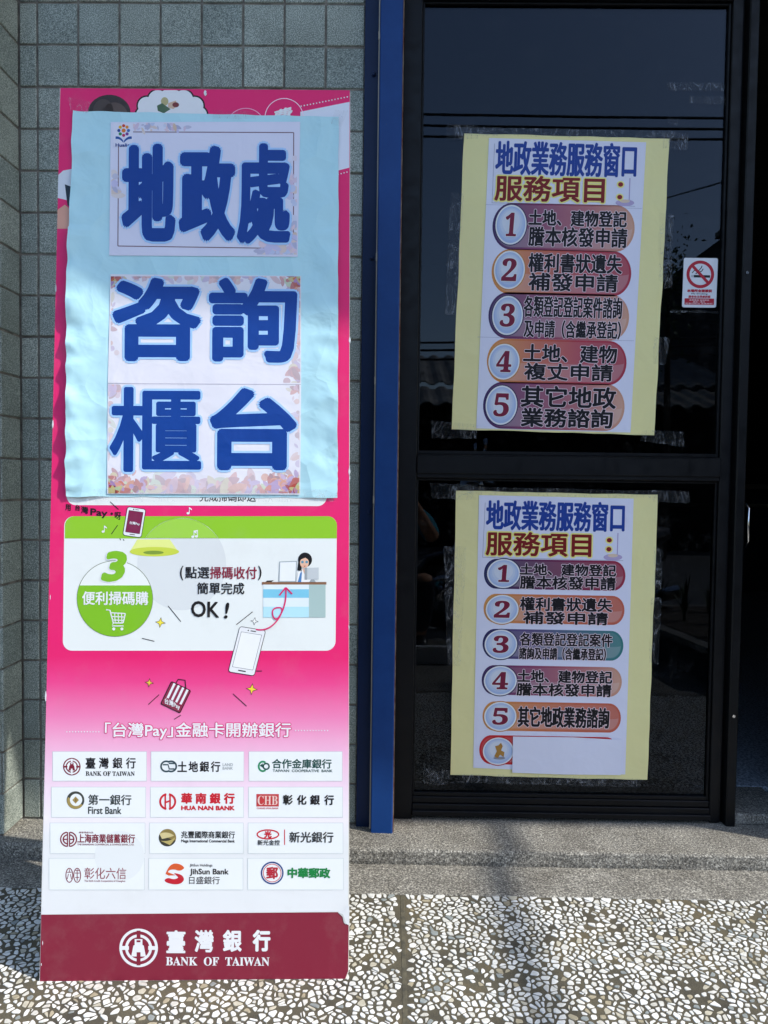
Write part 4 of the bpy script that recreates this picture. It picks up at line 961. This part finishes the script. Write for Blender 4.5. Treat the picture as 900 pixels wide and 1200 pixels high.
def notice(loc, quad, wq, label, titles, colon, pills, extra):
    t = empty('yellow_notice', label, 'notice', loc, 'yellow notices taped inside the door frame')
    def fn(u, v, p): return .0004+.0003*noise.noise(Vector((u*5, v*6, 1)))+(.0035*max(0, u-.93)/.07*abs(noise.noise(Vector((u, v*7, 3))))*2 if u > .93 else 0)+(.003*max(0, .04-u)/.04*abs(noise.noise(Vector((u, v*8, 5)))))
    def ed(u, v): return (.8*noise.noise(Vector((0, v*8, loc[2]))) if u in (0, 1) else 0, .7*noise.noise(Vector((u*8, 0, loc[2]))) if v in (0, 1) else 0)
    V, Fc = sheet_grid(GS, quad, 30, 44, fn, ed)
    mesh_obj('backing_sheet', V, Fc, P_YELLOW, t, smooth=True, cols=[np.array([.83, .76, .36])]*len(Fc))
    ws = GS.slab('printed_sheet', t, wq, lin('e6e6f6')*.95, .0014, .0003)
    # seams between the joined pages
    lay_ = .0016
    (tx0, ty0, tx1, ty1), (ux0, uy0, ux1, uy1) = titles
    GS.shapes('title_border', ws, strokes([(tx0-1, ty0+2), (tx0-4, uy1+1)], .5, lin('9a9ab0'))+strokes([(tx0-4, uy1+1), (tx1-2, uy1+5)], .5, lin('9a9ab0'))+strokes([(tx1-8, ty1+2), (tx1-9, uy1+2)], 1.2, lin('b0a0c8'))+[(circ(tx1-14, uy1+1, 11, 4, 24), lin('b8a8cc'), 1), (circ(tx1-14, uy1-1, 6, 2, 24), lin('e0c8b0'), 2)], lay_)
    text(GS, 'lettering', ws, [dict(s='地政業務服務窗口', rect=titles[0], col=np.array([.012, .05, .30]), r=.9)], lay_+.0003)
    yl = lin('f3e88a')
    text(GS, 'lettering', ws, [dict(s='服務項目', rect=titles[1], col=lin('7e1418'), r=.8, out=yl, ow=1.6)], lay_+.0003)
    GS.shapes('colon', ws, sum([[(circ(x, y, 4.6, 4.2, 20), yl, 0), (circ(x, y, 3.0, 2.7, 20), lin('8a1a1e'), 1.5)] for x, y in colon], []), lay_+.0003)
    for p in pills: pill(GS, ws, *p[:4], lay_, p[4], p[5] if len(p) > 5 else .45)
    extra(t, ws, lay_)
    return t
def ex1(t, ws, lay_):
    for y in (242, 397): GS.shapes('page_seam', ws, strokes([(569-(y-242)*.06, y-2), (752-(y-242)*.06, y+2.5)], .35, lin('9a9ab4')), lay_-.0001)
    sp = [([(523, 146), (560, 148), (560, 163), (524, 165)], 1), ([(540, 149), (790, 154), (790, 164), (541, 159)], 2), ([(775, 156), (806, 157), (806, 177), (776, 174)], 3),
          ([(528, 226), (543, 227), (534, 370), (521, 368)], 4), ([(772, 250), (789, 252), (786, 330), (771, 330)], 5), ([(766, 395), (784, 396), (780, 428), (764, 426)], 6), ([(505, 493), (560, 498), (558, 514), (506, 514)], 7), ([(752, 504), (800, 506), (801, 524), (750, 517)], 8), ([(778, 322), (788, 322), (787, 338), (778, 338)], 9)]
    for q, s in sp: tape(GS, t, q, .0026, .0022, s*3.1)
def ex2(t, ws, lay_):
    sp = [([(504, 566), (560, 568), (558, 586), (506, 584)], 1), ([(530, 570), (775, 575), (775, 584), (531, 579)], 2), ([(762, 574), (806, 576), (808, 590), (765, 588)], 3),
          ([(520, 640), (546, 640), (540, 780), (524, 780)], 4), ([(766, 640), (776, 645), (774, 690), (765, 690)], 5), ([(762, 700), (775, 700), (771, 778), (760, 776)], 6), ([(496, 900), (528, 902), (524, 920), (497, 918)], 7), ([(538, 906), (752, 912), (750, 922), (538, 916)], 8)]
    for q, s in sp: tape(GS, t, q, .0026, .0022, s*4.7)
    wp = GS.slab('blank_patch', t, [(601, 862.6), (670, 863.5), (728, 866.5), (727, 907.6), (660, 907), (600, 904.8)], lin('e8e8f6')*.95, .0042, .0006)
    GS.shapes('gold_figure_print', ws, [([(579, 886), (582, 880), (580, 874), (584, 873), (587, 870), (589, 874), (587, 879), (591, 881), (590, 887), (586, 884), (583, 888)], lin('b0803a')), (circ(585, 888, 7, 1.6, 16), lin('8a8a96'), -1)], lay_+.0012)
up = notice(tuple(ony(655, 335, YG)), [(544, 156.5), (784.5, 162.5), (766.8, 510), (529.5, 503)], [(573, 162), (757, 167), (738.7, 507), (558, 502)],
    'upper yellow paper notice with five numbered items on the door glass', [(580.5, 166.5, 746, 207), (579.5, 206.5, 708.5, 237)], [(727, 216.5), (726, 231.3)],
    [((577, 237.5, 743.5, 296), 'purple', (598.7, 263.6, 17.7, 22.8), '1', [('土地、建物登記', (619, 246.5, 734.5, 266)), ('謄本核發申請', (619, 266.5, 735, 290))]),
     ((576, 291.5, 739.5, 348), 'orange', (596.8, 316.5, 17.7, 22), '2', [('權利書狀遺失', (619, 297.5, 729, 320.5)), ('補發申請', (619, 320.5, 724, 342))]),
     ((572.3, 342, 737, 400), 'purple', (594.7, 369.8, 17.5, 22.5), '3', [('各類登記登記案件諮詢', (613.5, 347.5, 729, 373)), ('及申請（含繼承登記）', (613.5, 375.5, 727.5, 397))], .3),
     ((570.5, 396.5, 734, 452), 'orange', (590.5, 424, 17.8, 20.5), '4', [('土地、建物', (613, 404, 723, 425.5)), ('複丈申請', (614, 426, 718, 446.5))]),
     ((566, 447, 731.7, 505.5), 'purple', (587.5, 474.9, 18, 22.5), '5', [('其它地政', (610, 452.5, 722, 478.5)), ('業務諮詢', (610, 478.5, 718, 501.5))], .6)], ex1)
GS.slope, GS.shear = .018, -.022
lo = notice(tuple(ony(648, 745, YG)), [(534.3, 575), (770.7, 580.2), (758.3, 914.2), (527.7, 908)], [(561.3, 580.2), (742.4, 584.3), (732.5, 907.4), (554.5, 899.5)],
    'lower yellow paper notice with a blank white patch at its foot', [(569.5, 587, 732, 622.5), (569, 623.5, 693, 652)], [(713.8, 633), (713.3, 643.6)],
    [((567, 654.5, 732.7, 692.5), 'wine', (590, 672, 18.8, 16.5), '1', [('土地、建物登記', (609, 660.5, 722, 675)), ('謄本核發申請', (609, 675, 721.5, 691))], .35),
     ((566.6, 695.5, 731.6, 732.5), 'amber', (588.4, 714, 18.8, 16.5), '2', [('權利書狀遺失', (609, 700, 717.5, 716.5)), ('補發申請', (612.5, 716.5, 712.5, 732))], .35),
     ((565.4, 736.5, 730.3, 774.3), 'teal', (586.9, 755, 18.6, 16.8), '3', [('各類登記登記案件', (609, 741.5, 717.5, 757.5)), ('諮詢及申請（含繼承登記）', (608, 758.5, 710, 773.5))], .25),
     ((564.4, 779, 728.5, 816.6), 'purple', (586.2, 797.5, 18.8, 16.8), '4', [('土地、建物登記', (605.8, 785, 717.5, 800.5)), ('謄本核發申請', (605, 800.5, 716.5, 816))], .35),
     ((565.4, 821.5, 727.4, 858.6), 'amber', (586.2, 839.3, 18.4, 16.5), '5', [('其它地政業務諮詢', (606.5, 828, 714, 852.8))], .5),
     ((561.5, 861, 724, 898), 'red', (583.8, 880, 17.6, 15.5), '', [])], ex2)
for n_ in (up, lo):
    if 'group' in n_: del n_['group']
# ------------------------------------------------------------------ no-smoking sticker
KS = Sheet((0, YG-.001, 0), (0, -1, 0), P_STICK, slope=.012, shear=-.035)
stk = empty('no_smoking_sticker', 'small white and red no smoking sticker on the upper door glass', 'sticker', tuple(ony(820, 331, YG)))
base = KS.slab('sticker_base', stk, rrect(800.2, 302.4, 840.2, 360.4, 2.2, 6, .012, -.04), lin('dfe3ea')*.95, .0006, .0003)
rc = lin('b01830')
KS.shapes('prohibition_sign', stk, [([(809.6, 322.2), (827.6, 322.6), (827.6, 325.4), (809.6, 325)], lin('b8bcc2'), 0), ([(813, 322.3), (832, 322.7), (832, 325.6), (813, 325.2)], lin('101418'), 1)]+strokes([(811, 320), (813.5, 317), (818, 318), (822, 313.5), (822.5, 311.5)], 1.0, lin('101418'))+strokes([(815, 321), (818, 318.8), (822, 318), (824, 315)], 1.0, lin('101418'), 1)+strokes(circ(820.5, 321.6, 14.4, 14.4, 44, 0, 360), 3.6, rc, 3, True)+strokes([(811.3, 311.5), (829.8, 331.7)], 3.4, rc, 4.2), .0008)
text(KS, 'lettering', stk, [dict(s='本場所全面禁菸', rect=(805, 339, 834.5, 342.8), col=rc, r=.25), dict(s='No Smoking', rect=(810, 343.4, 829, 345.6), col=lin('303038'), r=.08), dict(s='違者依法得處罰鍰', rect=(806.5, 346.2, 832.5, 349.3), col=rc, r=.12)], .0009)
KS.shapes('red_band', stk, [(rrect(802, 349.8, 836.6, 357.2, .8, 4, .012, -.04), rc)], .0008)
text(KS, 'lettering', stk, [dict(s='檢舉專線 違規罰款', rect=(807.5, 350.8, 831, 352.8), col=lin('e8c8cc'), r=.03), dict(s='最高一萬元', rect=(812, 353, 826, 354.8), col=lin('e8c8cc'), r=.03), dict(s='菸害防制法 全面禁菸', rect=(803, 355, 835, 356.6), col=lin('e8c8cc'), r=.03)], .001)
# leftovers of tape on the glass
left = [([(781, 97), (850, 98), (850, 107), (782, 106)], 'strip of old clear tape at the top right of the door glass'), ([(808, 113), (853, 114), (853, 123), (808, 121)], 'brownish strip of old tape under the top strip of tape'), ([(784, 137), (795, 140), (793, 148), (782, 144)], 'small curled scrap of tape above the upper notice'), ([(785, 363), (842, 365), (842, 367), (785, 366)], 'thin line of tape residue below the no smoking sticker')]
for q, lb in left:
    o_ = tape(GS, None, q, .0008, .0012, q[0][0]); tag(o_, lb, 'tape'); o_.name = 'tape_scrap'
GS.slope = .0

# ================================================================== BEHIND THE CAMERA: seen only as reflections in the door glass
M_CABLE = M_BLACK
def cable(y, pts, r, label):
    P = []
    for k in range(len(pts)-1):
        for t in np.linspace(0, 1, 12)[:-1]:
            a, b = np.array(pts[k]), np.array(pts[k+1]); p = a+(b-a)*t; p = (p[0], p[1], p[2]-.25*math.sin(math.pi*t)*(1 if abs(p[0]) < 40 else 0)); P.append(p)
    P.append(pts[-1]); o_ = MB().tube(P, r, 6).build('overhead_cable', M_CABLE); tag(o_, label, 'cable', 'power cables over the street'); return o_
# reflected measurements: mirror plane at YG, so a thing at depth y is seen at 2*YG - y
def mir(px, py, y):
    p = ony(px, py, 2*YG-y); return (p[0], y, p[2])
CL = ['thickest of three black cables high over the street, mirrored above the upper notice', 'middle of three black cables mirrored just above the upper notice', 'lowest of the three black cables mirrored behind the top edge of the upper notice', 'topmost of the three black cables mirrored left of the upper notice above the roof', 'middle of the three black cables mirrored left of the upper notice above the roof', 'cable mirrored right above the corrugated roof left of the upper notice']
for k, (yl_, yr_) in enumerate(((134, 120), (147, 152), (160, 164), (395, 395), (404, 404), (415, 416))):
    a, b = mir(490, yl_, -5.5-.1*k), mir(850, yr_ if k > 2 else (140, 153, 165)[k], -5.5-.1*k)
    a, b = np.array(a), np.array(b); d = (b-a)/(b[0]-a[0])
    P = [tuple(a+d*(-14-a[0])+np.array([0, 0, .25])), tuple(a+d*(16-a[0])+np.array([0, 0, .25]))]
    if k > 2:
        y_ = -8.6; a, b = np.array(mir(490, yl_, y_-.1*k)), np.array(mir(560, yl_+1, y_-.1*k)); d = (b-a)/(b[0]-a[0])
        P = [tuple(a+d*(-14-a[0])+np.array([0, 0, .1])), tuple(a+d*(6.3-a[0])+np.array([0, 0, .1]))]
    cable(0, P, .016 if k < 3 else .02, CL[k])
a, b = mir(760, 238, -6.4), mir(855, 211, -4.2)
a, b = np.array(a), np.array(b)
tag(MB().tube([tuple(a-(b-a)*2), tuple(b+(b-a)*2)], .009, 6).build('overhead_cable', M_CABLE), 'thin slanting cable mirrored beside the upper notice', 'cable')
for x_, lb in ((-14, 'left utility pole across the street'), (16, 'right utility pole across the street')):
    t = empty('utility_pole', lb+', mirrored side of the street', 'pole', (x_, -5.6, -.17))
    MB().tube([(x_, -5.6, -.17), (x_, -5.6, 9)], [.16, .11], 14).build('shaft', M_PLASTER, t)
    MB().box(x_-.05, x_+.05, -6.6, -4.6, 7.2, 7.3).build('crossarm', M_ALU, t)
# low shop with corrugated roofs
shop = empty('low_shop', 'low shop with two tiers of corrugated roof across the street, mirrored left of the notices', 'building', (-2, -10, -.17))
def corr(x0, x1, y0, z0, y1, z1, name, pitch=.32):
    n = int((x1-x0)/pitch); V = []; Fc = []
    for i in range(n*4+1):
        x_ = x0+(x1-x0)*i/(n*4); dz = .05 if i % 4 in (1, 2) else 0
        V += [(x_, y0, z0+dz), (x_, y1, z1+dz), (x_, y1, z1+dz-.02), (x_, y0, z0+dz-.02)]
    for i in range(n*4):
        a = i*4; Fc += [(a, a+4, a+5, a+1), (a+1, a+5, a+6, a+2), (a+2, a+6, a+7, a+3), (a+3, a+7, a+4, a)]
    return mesh_obj(name, V, Fc, M_ROOF, shop)
t1 = mir(510, 419, -12); t2 = mir(510, 450, -9.5); t3 = mir(510, 456, -9.3); t4 = mir(510, 474, -8)
corr(-9, 6.2, t2[1], t2[2], t1[1], t1[2], 'upper_roof', .3)
corr(-9, 6.2, t4[1], t4[2], t3[1], t3[2], 'lower_roof', .3)
MB().box(-9, 6.2, -14, -9.35, -.165, t3[2]-.05).build('wall', M_DARKWALL, shop)
for k in range(5): MB().box(-8.5+k*2.9, -6+k*2.9, -9.345, -9.30, -.16, 2.0, .01).build('shutter', M_ALU, shop)
# taller block at right
blk_p = mir(785, 277, -11)
blk = empty('street_block', 'tall dark block across the street, mirrored behind the no smoking sticker', 'building', (10, -13, -.17))
MB().box(6.4, 17, -20, -11, -.165, blk_p[2]).build('wall', M_DARKWALL, blk)
MB().box(6.3, 17.1, -11.15, -10.8, blk_p[2]+.001, blk_p[2]+.12).build('parapet', M_PLASTER, blk)
for r_ in range(2):
    for k in range(4):
        w_ = MB().box(7.2+k*2.5, 8.7+k*2.5, -10.998, -10.95, 1.2+r_*2.6, 2.5+r_*2.6, .01).build('window', M_ALU, blk)
        MB().box(7.3+k*2.5, 8.6+k*2.5, -10.949, -10.94, 1.3+r_*2.6, 2.4+r_*2.6).build('pane', M_WIN, w_)
# small tree beyond the kerb
tree = empty('street_tree', 'small dark tree across the street, mirrored just right of the upper notice', 'tree', (mir(781, 290, -7.5)[0], -7.5, -.17))
tc = mir(783, 320, -7.5)
MB().tube([(tc[0], -7.5, -.17), (tc[0]+.05, -7.5, 1.4), (tc[0], -7.5, tc[2])], [.09, .06, .03], 8).build('trunk', M_SOIL, tree)
V = []; Fc = []
for _ in range(700):
    p = np.array([tc[0], -7.5, tc[2]-.3])+rng.normal(0, 1, 3)*np.array([.16, .2, .40]); d = rng.normal(0, 1, 3); d /= np.linalg.norm(d); e = np.cross(d, rng.normal(0, 1, 3)); e /= np.linalg.norm(e); L = rng.uniform(.05, .10)
    k = len(V); V += [tuple(p), tuple(p+d*L*.5+e*L*.25), tuple(p+d*L), tuple(p+d*L*.5-e*L*.25)]; Fc.append((k, k+1, k+2, k+3))
mesh_obj('crown', V, Fc, M_LEAF, tree)
# planter
pl = empty('planter', 'low concrete planter with strappy plants at the kerb, mirrored at lower right of the door', 'planter', (1.9, .0, -.02))
p_a, p_b = (1.43, -.6), (1.60, .50)
def prism(name, poly, z0, z1, m_, par):
    n = len(poly); V = [(x, y, z0) for x, y in poly]+[(x, y, z1) for x, y in poly]
    return mesh_obj(name, V, [tuple(range(n))[::-1], tuple(range(n, 2*n))]+[(i, (i+1) % n, n+(i+1) % n, n+i) for i in range(n)], m_, par)
prism('body', [(1.45, -.9), (2.4, -.9), (2.4, .6), (1.64, .6)], -.0195, .14, M_DARKWALL, pl)
prism('rim', [(1.41, -.93), (2.43, -.93), (2.43, .63), (1.60, .63)], .141, .172, M_CONC, pl)
prism('soil', [(1.49, -.87), (2.36, -.87), (2.36, .57), (1.68, .57)], .1725, .176, M_SOIL, pl)
for k in range(14):
    cx, cyy = 1.75+(k % 5)*.13+random.uniform(-.04, .04), -.7+(k//5)*.42+random.uniform(-.08, .08)
    mb = MB()
    for j in range(16):
        a = random.uniform(0, 6.28); L = random.uniform(.12, .26); lean = random.uniform(.1, .6); wdt = .006
        d = Vector((math.cos(a), math.sin(a), 0)); n_ = Vector((-d.y, d.x, 0))*wdt
        P = [Vector((cx, cyy, .176))+d*L*lean*t*t+Vector((0, 0, L*t*(1-.25*lean*t))) for t in (0, .33, .66, 1)]
        v = [P[0]-n_, P[0]+n_, P[1]-n_, P[1]+n_, P[2]-n_*.8, P[2]+n_*.8, P[3]]
        mb.add([tuple(q_) for q_ in v], [(0, 1, 3, 2), (2, 3, 5, 4), (4, 5, 6)])
    mb.build('plant_tuft', M_LEAF, pl)
# ------------------------------------------------------------------ parked scooter
sc = empty('parked_scooter', 'dark parked motor scooter mirrored at the left edge of the lower door pane', 'scooter', (.75, -.95, -.02))
SX, SY, SZ = .15, -.95, -.02
def spin(prof, cx, z, n=28, name='', m_=None, par=None):
    V = []; Fc = []; k = len(prof)
    for i in range(n):
        a = 2*math.pi*i/n
        for r_, y_ in prof: V.append((cx+r_*math.cos(a), SY+y_, z+r_*math.sin(a)))
    for i in range(n):
        for j in range(k):
            Fc.append((i*k+j, i*k+(j+1) % k, ((i+1) % n)*k+(j+1) % k, ((i+1) % n)*k+j))
    return mesh_obj(name, V, Fc, m_, par, smooth=True)
for cx in (SX+.22, SX+1.42):
    tyre = spin([(.155, -.04), (.2, -.048), (.232, -.03), (.24, 0), (.232, .03), (.2, .048), (.155, .04)], cx, SZ+.24, 32, 'wheel', M_RUBBER, sc)
    spin([(.02, -.05), (.05, -.03), (.155, -.036), (.155, .036), (.05, .03), (.02, .05)], cx, SZ+.24, 20, 'rim', M_CHROME, tyre)
MB().tube([(SX+.22, SY, SZ+.24), (SX+.30, SY, SZ+.55), (SX+.42, SY, SZ+1.0)], [.03, .035, .03], 10).build('fork', M_CHROME, sc)
MB().tube([(SX+.02, SY, SZ+.36), (SX+.10, SY, SZ+.48), (SX+.26, SY, SZ+.52), (SX+.42, SY, SZ+.44)], [(.05, .02), (.07, .03), (.075, .03), (.05, .02)], 12).build('front_mudguard', M_BLACK, sc, True)
MB().tube([(SX+.62, SY, SZ+.26), (SX+.46, SY, SZ+.40), (SX+.38, SY, SZ+.7), (SX+.40, SY, SZ+.93), (SX+.44, SY, SZ+1.0)], [(.10, .03), (.19, .05), (.21, .06), (.14, .07), (.08, .05)], 16).build('leg_shield', M_BLACK, sc, True)
MB().tube([(SX+.56, SY, SZ+.25), (SX+.95, SY, SZ+.25)], [(.15, .04), (.15, .04)], 12).build('footboard', M_BLACK, sc, True)
MB().tube([(SX+.88, SY, SZ+.30), (SX+.98, SY, SZ+.48), (SX+1.2, SY, SZ+.56), (SX+1.5, SY, SZ+.62), (SX+1.72, SY, SZ+.68)], [(.13, .10), (.16, .17), (.17, .17), (.13, .12), (.05, .04)], 16).build('rear_body', M_BLACK, sc, True)
MB().tube([(SX+.86, SY, SZ+.72), (SX+1.0, SY, SZ+.77), (SX+1.2, SY, SZ+.77), (SX+1.35, SY, SZ+.82), (SX+1.62, SY, SZ+.83)], [(.07, .02), (.14, .05), (.15, .05), (.13, .05), (.07, .03)], 14).build('saddle', M_RUBBER, sc, True)
MB().tube([(SX+.50, SY-.33, SZ+1.0), (SX+.44, SY-.12, SZ+1.03), (SX+.44, SY+.12, SZ+1.03), (SX+.50, SY+.33, SZ+1.0)], [.016, .02, .02, .016], 10).build('handlebar', M_CHROME, sc)
MB().tube([(SX+.31, SY, SZ+.94), (SX+.35, SY, SZ+.97), (SX+.45, SY, SZ+1.0)], [(.03, .03), (.09, .07), (.09, .06)], 14).build('headlight', M_CHROME, sc, True)
for s in (-1, 1):
    mm = MB().tube([(SX+.45, SY+s*.2, SZ+1.03), (SX+.44, SY+s*.28, SZ+1.2)], .006, 6).build('mirror_stem', M_CHROME, sc)
    MB().tube([(SX+.445, SY+s*.30, SZ+1.24), (SX+.425, SY+s*.30, SZ+1.24)], [(.065, .045), (.05, .035)], 14).build('mirror', M_CHROME, mm)
MB().tube([(SX+1.3, SY+.12, SZ+.2), (SX+1.75, SY+.14, SZ+.3)], [.03, .045], 12).build('exhaust', M_CHROME, sc)
# ------------------------------------------------------------------ crouching photographer
man = empty('person', 'crouching person in a teal shirt holding up a phone, mirrored in the lower pane', 'person', (-.02, -.45, -.02))
def skin(name, nodes, edges, m_, par, sub=2, root=0):
    me = bpy.data.meshes.new(name); off = world_pos(par)
    me.from_pydata([tuple(Vector(n_[0])-off) for n_ in nodes], edges, []); me.materials.append(m_)
    o_ = bpy.data.objects.new(name, me); link(o_, par)
    md = o_.modifiers.new('skin', 'SKIN'); md.use_smooth_shade = True
    for i, n_ in enumerate(nodes):
        r_ = n_[1]; me.skin_vertices[0].data[i].radius = r_ if hasattr(r_, '__len__') else (r_, r_)
        me.skin_vertices[0].data[i].use_root = (i == root)
    sb = o_.modifiers.new('sub', 'SUBSURF'); sb.levels = sub; sb.render_levels = sub
    return o_
gz = -.02; px0, py0 = -.02, -.42
B = [((px0, py0-.12, gz+.30), (.14, .12)), ((px0, py0-.09, gz+.46), (.13, .10)), ((px0, py0-.04, gz+.64), (.15, .11)), ((px0, py0-.01, gz+.76), (.12, .09)), ((px0, py0+.01, gz+.87), .055), ((px0, py0+.04, gz+.96), .06),
     ((px0-.20, py0-.01, gz+.79), .058), ((px0-.27, py0+.13, gz+.66), .045), ((px0-.12, py0+.27, gz+.88), .034), ((px0-.055, py0+.36, gz+.985), .026),
     ((px0+.20, py0-.01, gz+.79), .058), ((px0+.27, py0+.13, gz+.66), .045), ((px0+.14, py0+.27, gz+.88), .034), ((px0+.06, py0+.36, gz+.985), .026),
     ((px0-.12, py0-.10, gz+.28), .10), ((px0-.22, py0+.22, gz+.44), .065), ((px0-.20, py0+.06, gz+.10), .042), ((px0-.20, py0+.02, gz+.05), .038),
     ((px0+.12, py0-.10, gz+.28), .10), ((px0+.22, py0+.22, gz+.44), .065), ((px0+.20, py0+.06, gz+.10), .042), ((px0+.20, py0+.02, gz+.05), .038)]
Eg = [(0, 1), (1, 2), (2, 3), (3, 4), (4, 5), (3, 6), (6, 7), (7, 8), (8, 9), (3, 10), (10, 11), (11, 12), (12, 13), (0, 14), (14, 15), (15, 16), (16, 17), (0, 18), (18, 19), (19, 20), (20, 21)]
body = skin('body', B, Eg, M_SKIN, man)
def grow(ids, d): return [(B[i][0], tuple(x+d for x in (B[i][1] if hasattr(B[i][1], '__len__') else (B[i][1],)*2))) for i in ids]
ids = [1, 2, 3, 6, 7, 10, 11]
skin('shirt', grow([0, 1, 2, 3], .014)+grow([6, 7], .013)+grow([10, 11], .013), [(0, 1), (1, 2), (2, 3), (3, 4), (4, 5), (3, 6), (6, 7)], M_TEAL, man)
skin('trousers', grow([0], .02)+grow([14, 15, 16], .014)+grow([18, 19, 20], .014), [(0, 1), (1, 2), (2, 3), (0, 4), (4, 5), (5, 6)], M_DENIM, man)
hd = bmesh.new(); bmesh.ops.create_uvsphere(hd, u_segments=24, v_segments=16, radius=1)
for v in hd.verts:
    c = v.co; fx, fy, fz = c.x*.075, c.y*.095, c.z*.115
    if c.y > .5 and abs(c.x) < .25 and -.35 < c.z < .1: fy += .018*(1-abs(c.x)/.25)
    if c.y > .6 and abs(abs(c.x)-.38) < .15 and 0 < c.z < .25: fy -= .008
    if c.z < -.4: fx *= .85
    v.co = (px0+fx, py0+.06+fy, gz+1.06+fz)
me_v = [tuple(v.co) for v in hd.verts]; hd.verts.index_update(); me_f = [[v.index for v in f.verts] for f in hd.faces]; hd.free()
mesh_obj('head', me_v, me_f, M_SKIN, man, True)
hv = [(px0+(x-px0)*1.09, py0+.045+(y-py0-.06)*1.05, gz+1.075+(z-gz-1.06)*1.07) for x, y, z in me_v]
mesh_obj('hair', hv, [f for f in me_f if all(hv[i][1] < py0+.09 or hv[i][2] > gz+1.14 for i in f) and all(hv[i][2] > gz+1.0 for i in f)], M_HAIR, man, True)
for s in (-1, 1):
    MB().tube([(px0+s*.20, py0-.05, gz+.035), (px0+s*.20, py0+.06, gz+.045), (px0+s*.205, py0+.20, gz+.028)], [(.04, .03), (.046, .04), (.04, .022)], 12).build('shoe', M_BLACK, man, True)
    hx = px0+s*.06
    fb = MB()
    for k in range(4):
        z0_ = gz+.965+k*.017
        fb.tube([(hx, py0+.37, z0_), (hx+s*.018, py0+.385, z0_+.004), (hx+s*.012, py0+.398, z0_+.006)], [.009, .008, .007], 7)
    fb.tube([(hx, py0+.355, gz+.97), (hx-s*.02, py0+.365, gz+.958), (hx-s*.035, py0+.372, gz+.962)], [.011, .010, .008], 7)
    fb.build('fingers', M_SKIN, man, True)
ph = MB().box(-.036, .036, -.030, -.020, .905, 1.06, .004).build('smartphone', M_BLACK); tag(ph, 'black phone held up by the crouching person', 'phone')
